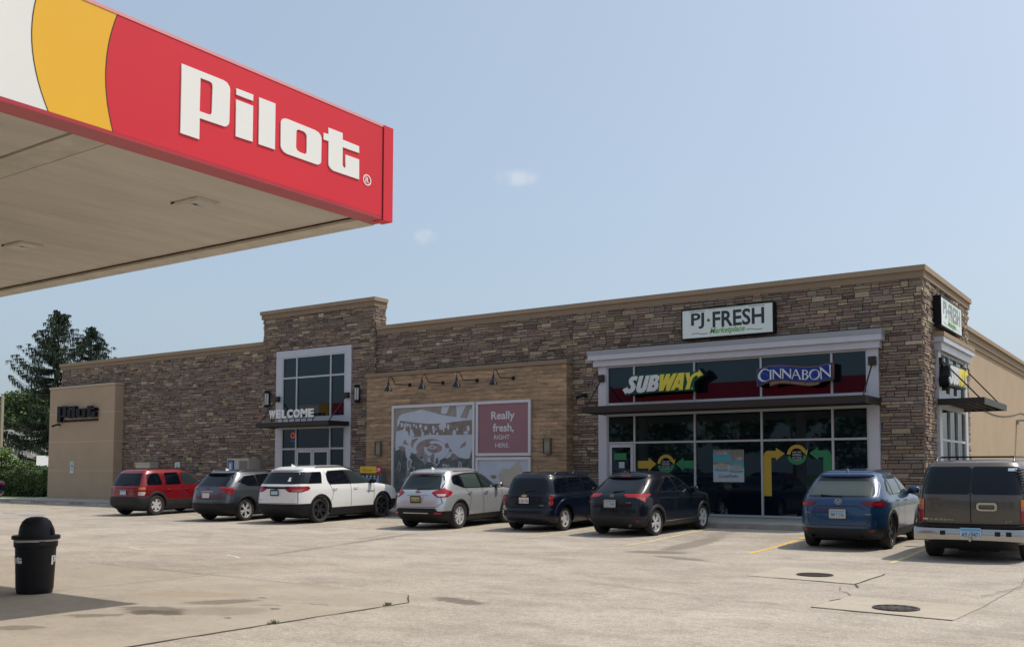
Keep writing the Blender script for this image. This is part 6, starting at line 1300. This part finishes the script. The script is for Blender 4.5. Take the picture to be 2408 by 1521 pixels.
c.side('side_window', [(.62, 1.27), (.75, 1.70), (1.62, 1.72), (1.66, 1.27)], TINT, rnd=.06); c.side('side_window', [(1.85, 1.27), (1.85, 1.72), (2.6, 1.73), (2.72, 1.27)], TINT, rnd=.05); c.side('side_window', [(2.82, 1.27), (2.74, 1.73), (3.15, 1.72), (3.85, 1.29)], MIDG, rnd=.05)
mb = MB(); rows = []
for i in range(9):
    mb.tube([(.30+.012*i+.0, -(c.sy(.36+.01*i, 1.30+.048*i)+.012), 1.30+.048*i), (.55+.012*i, -(c.sy(.55+.012*i, 1.30+.048*i)+.010), 1.30+.048*i)], .012, 5)
mb.build('pillar_vents', TRIM, c.root)
mb = MB(); mb.tube([(c.rx(0, z)-.004, 0, z) for z in [.72+.1*i for i in range(11)]], .008, 5); mb.build('door_gap', TRIM, c.root)
c.seam([(.84, .70), (.85, 1.2), (.78, 1.60)], side=False); c.seam([(-.84, .70), (-.85, 1.2), (-.78, 1.60)], side=False); c.seam([(1.75, .45), (1.75, 1.75)]); c.seam([(2.77, .45), (2.77, 1.75)])
hx = c.rx(-.15, 1.06)-.012; shape('door_handle', [rounded(rect(-.17, .17, -.075, .075), .06), rounded(rect(-.13, .13, -.045, .035), .03)], CHR, c.root, (hx, -.27, 1.02), REARX, depth=.02); mb = MB(); mb.box(hx-.015, hx+.004, -.38, -.16, 1.0, 1.05); mb.build('handle_grip', PT, c.root)
# chrome bumper
mb = MB(); rows = []; ys = [-1.0+2.0*i/24 for i in range(25)]
def bump(y): return .06+.16*abs(y)**6
for dz, dx in ((.40, .06), (.42, 0), (.50, -.012), (.60, -.005), (.63, .03), (.64, .12)): rows.append([(bump(y)+dx, y, dz+(.10*abs(y)**3 if dz < .45 else 0)*(-.3)) for y in ys])
mb.grid(rows, flip=True); bo = mb.build('rear_bumper', CHR, c.root, True, 60)
mb = MB(); rows = [[(bump(y)+.03, y, .645) for y in ys], [(bump(y)+.02, y, .69) for y in ys], [(bump(y)+.14, y, .70) for y in ys]]; mb.grid(rows, flip=True); mb.build('step_pad', CLADB, bo, True)
mb = MB(); rows = [[(bump(y)+.05+q, y*.75, z) for y in ys] for z, q in ((.42, -.05), (.33, .0), (.24, .12), (.22, .4))]; mb.grid(rows, flip=True); mb.build('lower_valance', CLADB, bo, True)
for y in (.47, -.44, -.62): 
    mb = MB(); mb.box(bump(y)-.016, bump(y)+.0, y-.045, y+.045, .50, .58); mb.build('bumper_slot', TRIM, bo)
pl_ = shape('licence_plate', [rounded(rect(-.175, .175, -.09, .09), .015)], PLB, c.root, (.035, 0, .55), REARX, depth=.008); shape('plate_header', [rect(-.165, .165, .03, .08)], PLTOP, pl_, (.035, 0, .55), REARX, depth=.0095); text('plate_characters', 'AY 17471', PLK, pl_, (.026, 0, .475), REARX, w=.30, h=.085, bold=.012, depth=.002)
mb = MB(); mb.lathe([(0, -.03), (.028, -.018), (.034, 0), (.028, .02), (.012, .03), (.012, .06)], (-.04, 0, .50), 12); mb.tube([(-.04, 0, .44), (-.04, 0, .47)], .025, 8); mb.tube([(.2, 0, .42), (-.06, 0, .42)], .02, 6); mb.build('tow_ball', CHR, c.root, True)
mb = MB(); mb.tube([(.9, -.42, .33), (.45, -.42, .30)], .035, 10); mb.build('exhaust_pipe', HUBD, c.root, True)
c.word('SUBURBAN', CHR, .50, .76, .40, .038, shear=.1); c.badge('oval_badge', [circ(0, 0, .05, 16, .018)], CHR, .78, .78); c.word('LT', ALUD, -.62, .74, .10, .035)
c.rails(.75, 3.2, .66, TRIM, .07, .018); 
for x in (1.2, 2.1): mb = MB(); mb.tube([(x, -.66, c.roofz(x, .66)+.075), (x, .66, c.roofz(x, .66)+.075)], .018, 6); mb.build('cross_bar', TRIM, c.root, True)
c.mirrors(3.7, 1.30, TRIM, 1.2); c.rear('window_sticker', [(-.60, 1.66), (-.60, 1.71), (-.74, 1.71), (-.74, 1.66)], PLB, off=.012); c.seam([(.80, .70), (-.80, .70)], side=False, w_=.02)
mb = MB(); mb.box(.95, 1.0, -.35, .35, .15, .4); mb.build('rear_axle', HUBD, c.root)
# ---- 9 dark saloon cut by the left edge
PD = paint('dark_navy_paint', (.004, .007, .018), .0, .3, .45, .2)
c = Car('tail end of a dark saloon at the left edge beside the hedge', 4.8, 1.82, 1.45, 1.36, 2.35, [(.2, .30), (.36, .05), (.55, 0), (.8, .01), (.95, .06), (1.0, .20), (1.05, .62), (1.2, .85), (1.30, 1.15), (1.36, 1.4)],
        [(.2, 4.6), (.4, 4.76), (.6, 4.8), (.75, 4.7), (.88, 4.2), (.95, 3.7), (1.0, 3.4), (1.2, 2.95), (1.36, 2.6)], [(.2, .80), (.5, .90), (.8, .905), (.95, .86), (1.15, .74), (1.3, .64), (1.36, .56)],
        (-53.1, 27.6), 180, 1.05, 2.8, .33, PD, PD, n=6.0, zc=.3, pr=.6, name='parked_sedan')
c.root.location.z = .10
c.wheels(RIMS, 5, .215, .7); c.corner('tail_lamp', [(.78, .45, .30), (.90, .40, .45)], LDRED); c.rear('rear_window', mir([(.5, 1.28), (.62, 1.06)]), MIDG); c.side('side_window', [(1.1, 1.03), (1.55, 1.29), (2.2, 1.33), (2.3, 1.02)], MIDG, rnd=.03); c.side('side_window', [(2.36, 1.02), (2.3, 1.33), (2.6, 1.3), (3.2, 1.02)], MIDG, rnd=.03)
c.plate(.7, PLB, ''); c.mirrors(3.05, 1.02, PD)
# ------------------------------------------------------------------ trees, hedge, houses at the far left
LEAF = mat('broad_leaf', (.075, .125, .03), .6, vary=(.9, .35)); LEAFL = mat('light_leaf', (.13, .20, .045), .6, vary=(.9, .3)); HEDL = mat('hedge_leaf', (.062, .105, .028), .55, vary=(1.6, .4)); NEED = mat('spruce_needle', (.032, .055, .03), .75, vary=(1.2, .35)); NEEDT = mat('spruce_tip', (.06, .085, .045), .75, vary=(1.2, .3)); BARK = mat('bark', (.10, .075, .055), .95, vary=(5, .3))
def spruce(x, y, z, H, Rm, seed, label, lean=1.0):
    rs = random.Random(seed); t = thing('spruce_tree', label, 'tree', (x, y, z), group='spruces behind the shop'); mb = MB(); mb.tube([(0, 0, -.2), (0, 0, H*.5), (0, 0, H)], [.26, .15, .02], 8); mb.build('trunk', BARK, t, True)
    mb = MB(); bb = MB(); zz = .6
    while zz < H-.05:
        f = zz/H; n = 4 if f < .85 else 5; Lr = Rm*(1-f)**.92*(.72+.28*min(1, f*4))
        for i in range(n):
            a = rs.uniform(0, 6.28); Lb = Lr*rs.uniform(.45, 1.15)+.12; z0 = zz+rs.uniform(-.14, .14); dr = (-.30+.95*max(0, f-.35))*Lb*.55; d = Vector((math.cos(a), math.sin(a), 0)); pd = Vector((-d.y, d.x, 0)); m_ = max(3, int(Lb/.22)); P_ = []
            for k in range(m_+1):
                u = k/m_; P_.append(d*(Lb*u)+Vector((0, 0, z0+dr*u+.38*Lb*u**2.6*(.6+.5*f)-.10*Lb*math.sin(u*3.14)*(1-f))))
            bb.tube([P_[0], P_[m_//2], P_[-1]], [.035, .02, .006], 4, cap=False)
            for k in range(1, m_+1):
                u = k/m_; c_ = P_[k]; wv = (.12+.26*(1-u))*min(1, Lb*.5)+.05
                for q in range(15):
                    s_ = rs.choice((-1, 1)); sp = rs.uniform(.15, 1)*wv; b0 = c_+d*rs.uniform(-.14, .14); e = b0+pd*s_*sp+d*rs.uniform(.0, .22)+Vector((0, 0, -rs.uniform(.02, .30)*sp*1.3)); w_ = d*rs.uniform(.018, .04); mi = 1 if rs.random() < .25 else 0
                    mb.face([b0-w_, b0+w_, e+w_*.35, e-w_*.35], mi)
                    dn = Vector((0, 0, -rs.uniform(.12, .42)*(1.15-.5*f))); g = b0.lerp(e, rs.uniform(.3, 1)); w2 = (d*rs.uniform(-1, 1)+pd*rs.uniform(-1, 1)).normalized()*.026
                    mb.face([g-w2, g+w2, g+dn+w2*.3, g+dn-w2*.3], mi)
            tip = P_[-1]; mb.face([tip-pd*.05, tip+pd*.05, tip+d*.14+Vector((0, 0, .07))], 1)
        zz += max(.15, .42*(1-f*.65))
    for i in range(30): a = rs.uniform(0, 6.28); zt = H-rs.uniform(0, .7); r_ = .05+.25*(H-zt); mb.face([(0, 0, zt+.05), (r_*math.cos(a), r_*math.sin(a), zt-.05), (r_*math.cos(a+.3), r_*math.sin(a+.3), zt+.02)], 0)
    bb.build('branches', BARK, t); mb.build('needles', [NEED, NEEDT], t)
def broadleaf(x, y, z, H, Rc, seed, label, m=None, cz=.62, n=60, leaf=.16, per=150, sq=.75, grp=None):
    rs = random.Random(seed); t = thing('leafy_tree', label, 'tree', (x, y, z), group=grp); mb = MB(); th = H*cz; mb.tube([(0, 0, -.2), (.05, 0, th*.45), (0, .1, th*.95)], [.20+.01*H, .15, .07], 8)
    cl = []
    for i in range(n):
        a, e, r_ = rs.uniform(0, 6.28), rs.uniform(-.9, 1.45), Rc*rs.uniform(.45, 1.0)**.6; cl.append(Vector((math.cos(a)*math.cos(e)*r_, math.sin(a)*math.cos(e)*r_, th+math.sin(e)*r_*sq)))
    for c_ in cl[::5]: mb.tube([(0, 0, th*.55), Vector((0, 0, th*.75))+(c_-Vector((0, 0, th*.75)))*.5, c_], [.08, .05, .015], 5, cap=False)
    mb.build('trunk', BARK, t, True); mb = MB()
    for c_ in cl:
        s_ = Rc*rs.uniform(.20, .36)
        for k in range(per):
            v = Vector((rs.gauss(0, 1), rs.gauss(0, 1), rs.gauss(0, 1))).normalized()*s_*rs.uniform(.5, 1.1); v.z *= .7; p = c_+v; a = Vector((rs.uniform(-1, 1), rs.uniform(-1, 1), rs.uniform(-.6, .6))).normalized()*leaf; b = a.cross(Vector((rs.uniform(-1, 1), rs.uniform(-1, 1), rs.uniform(-1, 1)))).normalized()*leaf*.6
            mb.face([p-a, p+b, p+a, p-b])
    mb.build('crown', m or LEAF, t)
spruce(-62.7, 36.3, .2, 12.2, 6.6, 3, 'tall dark spruce standing left of the shop, taller of the two spruces')
spruce(-64.6, 39.9, .2, 11.6, 6.2, 8, 'shorter dark spruce whose top shows over the beige block')
broadleaf(-83.5, 46.0, .2, 8.6, 3.9, 21, 'rounded green leafy tree at the left edge behind the hedge', n=70, per=150)
broadleaf(-84, 51.5, .2, 9.6, 3.9, 22, 'lighter green leafy tree behind the tall spruce', LEAFL, n=60, per=130)
broadleaf(-93, 45, .2, 8.2, 4.2, 23, 'leafy tree beyond the light pole at the left edge', n=50, per=90)
broadleaf(-58.5, 30.6, .17, 2.9, 1.5, 24, 'rounded leafy bush beneath the light pole', LEAFL, cz=.5, n=30, per=120, leaf=.08, sq=.85)
for i in range(10): 
    rs = random.Random(60+i)
for i, (x, y, H_) in enumerate(((-96, 52, 8), (-104, 58, 9), (-92, 60, 8.5), (-112, 50, 9))): broadleaf(x, y, .3, H_, 4.5, 40+i, ('distant leafy tree seen under the spruce, %s' % ('nearest', 'middle', 'tallest', 'leftmost')[i]), n=45, per=60, leaf=.25)
rs = random.Random(9); mb = MB()
for i in range(26000):
    x = rs.uniform(-61, -48.3); top = 1.28+.14*math.sin(x*1.9)+.10*math.sin(x*4.3+1)+(.25 if x < -52.5 else 0)
    s_ = rs.random(); 
    if s_ < .55: y, z = 30.0+rs.uniform(-.10, .25)+.08*math.sin(x*5), rs.uniform(.0, top)
    elif s_ < .9: y, z = rs.uniform(30.0, 31.6), top-rs.uniform(0, .14)
    else: y, z = rs.uniform(30, 31.6), rs.uniform(0, top)
    a = Vector((rs.uniform(-1, 1), rs.uniform(-1, 1), rs.uniform(-1, 1))).normalized()*rs.uniform(.035, .07); b = a.cross(Vector((rs.uniform(-1, 1), rs.uniform(-1, 1), rs.uniform(-1, 1)))).normalized()*.035
    p = Vector((x+54.5, y-30.8, z)); mb.face([p-a, p+b, p+a, p-b])
t_ = thing('hedge', 'clipped green hedge left of the beige block', 'hedge', (-54.5, 30.8, .18)); mb.build('foliage', HEDL, t_)
mb = MB(); mb.box(-6.3, 6.0, -.45, .55, 0, 1.0)
for i in range(14): mb.tube([(-6+i*.9, -.5, -.05), (-6+i*.9, -.5, .5)], .02, 5)
mb.build('stems', mat('hedge_core', (.025, .03, .015), .95), t_)
# light pole at the left edge
t_ = thing('light_pole', 'tall tan square light pole at the left edge', 'light pole', (-59.95, 31.25, .17)); mb = MB(); mb.box(-.07, .07, -.07, .07, 0, 6.05); mb.box(-.2, .2, -.2, .2, -.2, .35); mb.build('pole', mat('tan_pole', (.34, .29, .20), .6, vary=(2, .1)), t_); mb = MB(); mb.box(-.75, .0, -.05, .05, 5.95, 6.02); mb.box(-1.0, -.55, -.2, .2, 5.86, 5.98); mb.build('lamp_head', DARKM, t_)
# houses and shed behind the trees
SHIN = mat('grey_shingle', (.30, .29, .275), .9, vary=(3, .12)); SID = mat('pale_siding', (.30, .31, .31), .8, vary=(1, .06)); WSH = mat('white_shed', (.48, .48, .47), .6); BRK = mat('brown_brick', (.16, .10, .08), .9, vary=(9, .2))
def house(name, label, x, y, z, w_, d_, hw, hr, rot, wallm, roofm, cat='house'):
    t = thing(name, label, cat, (x, y, z), (0, 0, R(rot))); mb = MB(); mb.box(-w_/2, w_/2, -d_/2, d_/2, -.2, hw)
    for s in (-1, 1): mb.face([(s*w_/2, -d_/2, hw), (s*w_/2, d_/2, hw), (s*w_/2, 0, hw+hr)][::s])
    mb.build('wall', wallm, t); o = .35; mb = MB(); k = hr/(d_/2)
    for s in (-1, 1):
        y0, z0 = s*(d_/2+o), hw-k*o; q = [(-w_/2-o, y0, z0), (w_/2+o, y0, z0), (w_/2+o, 0, hw+hr+.02), (-w_/2-o, 0, hw+hr+.02)]; mb.face(q[::s]); mb.face([(a, b, c_-.15) for a, b, c_ in q][::-s])
        for e in (0, 3): pass
        mb.face([q[0], q[1], (q[1][0], q[1][1], q[1][2]-.15), (q[0][0], q[0][1], q[0][2]-.15)])
        for sx in (0, 1): a, b = (q[0], q[3]) if sx == 0 else (q[1], q[2]); mb.face([a, b, (b[0], b[1], b[2]-.15), (a[0], a[1], a[2]-.15)])
    mb.build('roof', roofm, t)
    for sx in (-1, 1):
        mb = MB(); mb.box(sx*w_*.25-.45, sx*w_*.25+.45, -d_/2-.04, -d_/2+.01, hw*.4, hw*.8); mb.build('window', TINT, t)
    mb = MB(); mb.box(-.45, .45, -d_/2-.05, -d_/2+.01, 0, min(2.05, hw*.9)); mb.build('door', BRK, t)
house('house', 'house with a grey shingle roof half hidden by the spruce', -71.2, 41.6, .3, 7, 7, 1.9, 2.5, 58, SID, SHIN)
house('house', 'low dark brick house glimpsed under the spruce branches', -68.5, 44.5, .3, 6, 5, 1.5, 1.5, 30, BRK, SHIN)
house('garden_shed', 'small white garden shed beside the left end of the shop', -60.3, 35.2, .2, 1.9, 1.9, 1.9, .5, 60, WSH, WSH, 'shed')
# tree belt across the road behind the viewer: it is what the shop glass mirrors
for i in range(17):
    rs = random.Random(300+i); broadleaf(-62+i*6.2+rs.uniform(-1.5, 1.5), -38+rs.uniform(-4, 4), 0, rs.uniform(5.5, 10.5), rs.uniform(3.2, 4.6), 300+i, 'broad tree of the belt across the road behind the viewer', n=34, per=26, leaf=.42, grp='trees across the road')
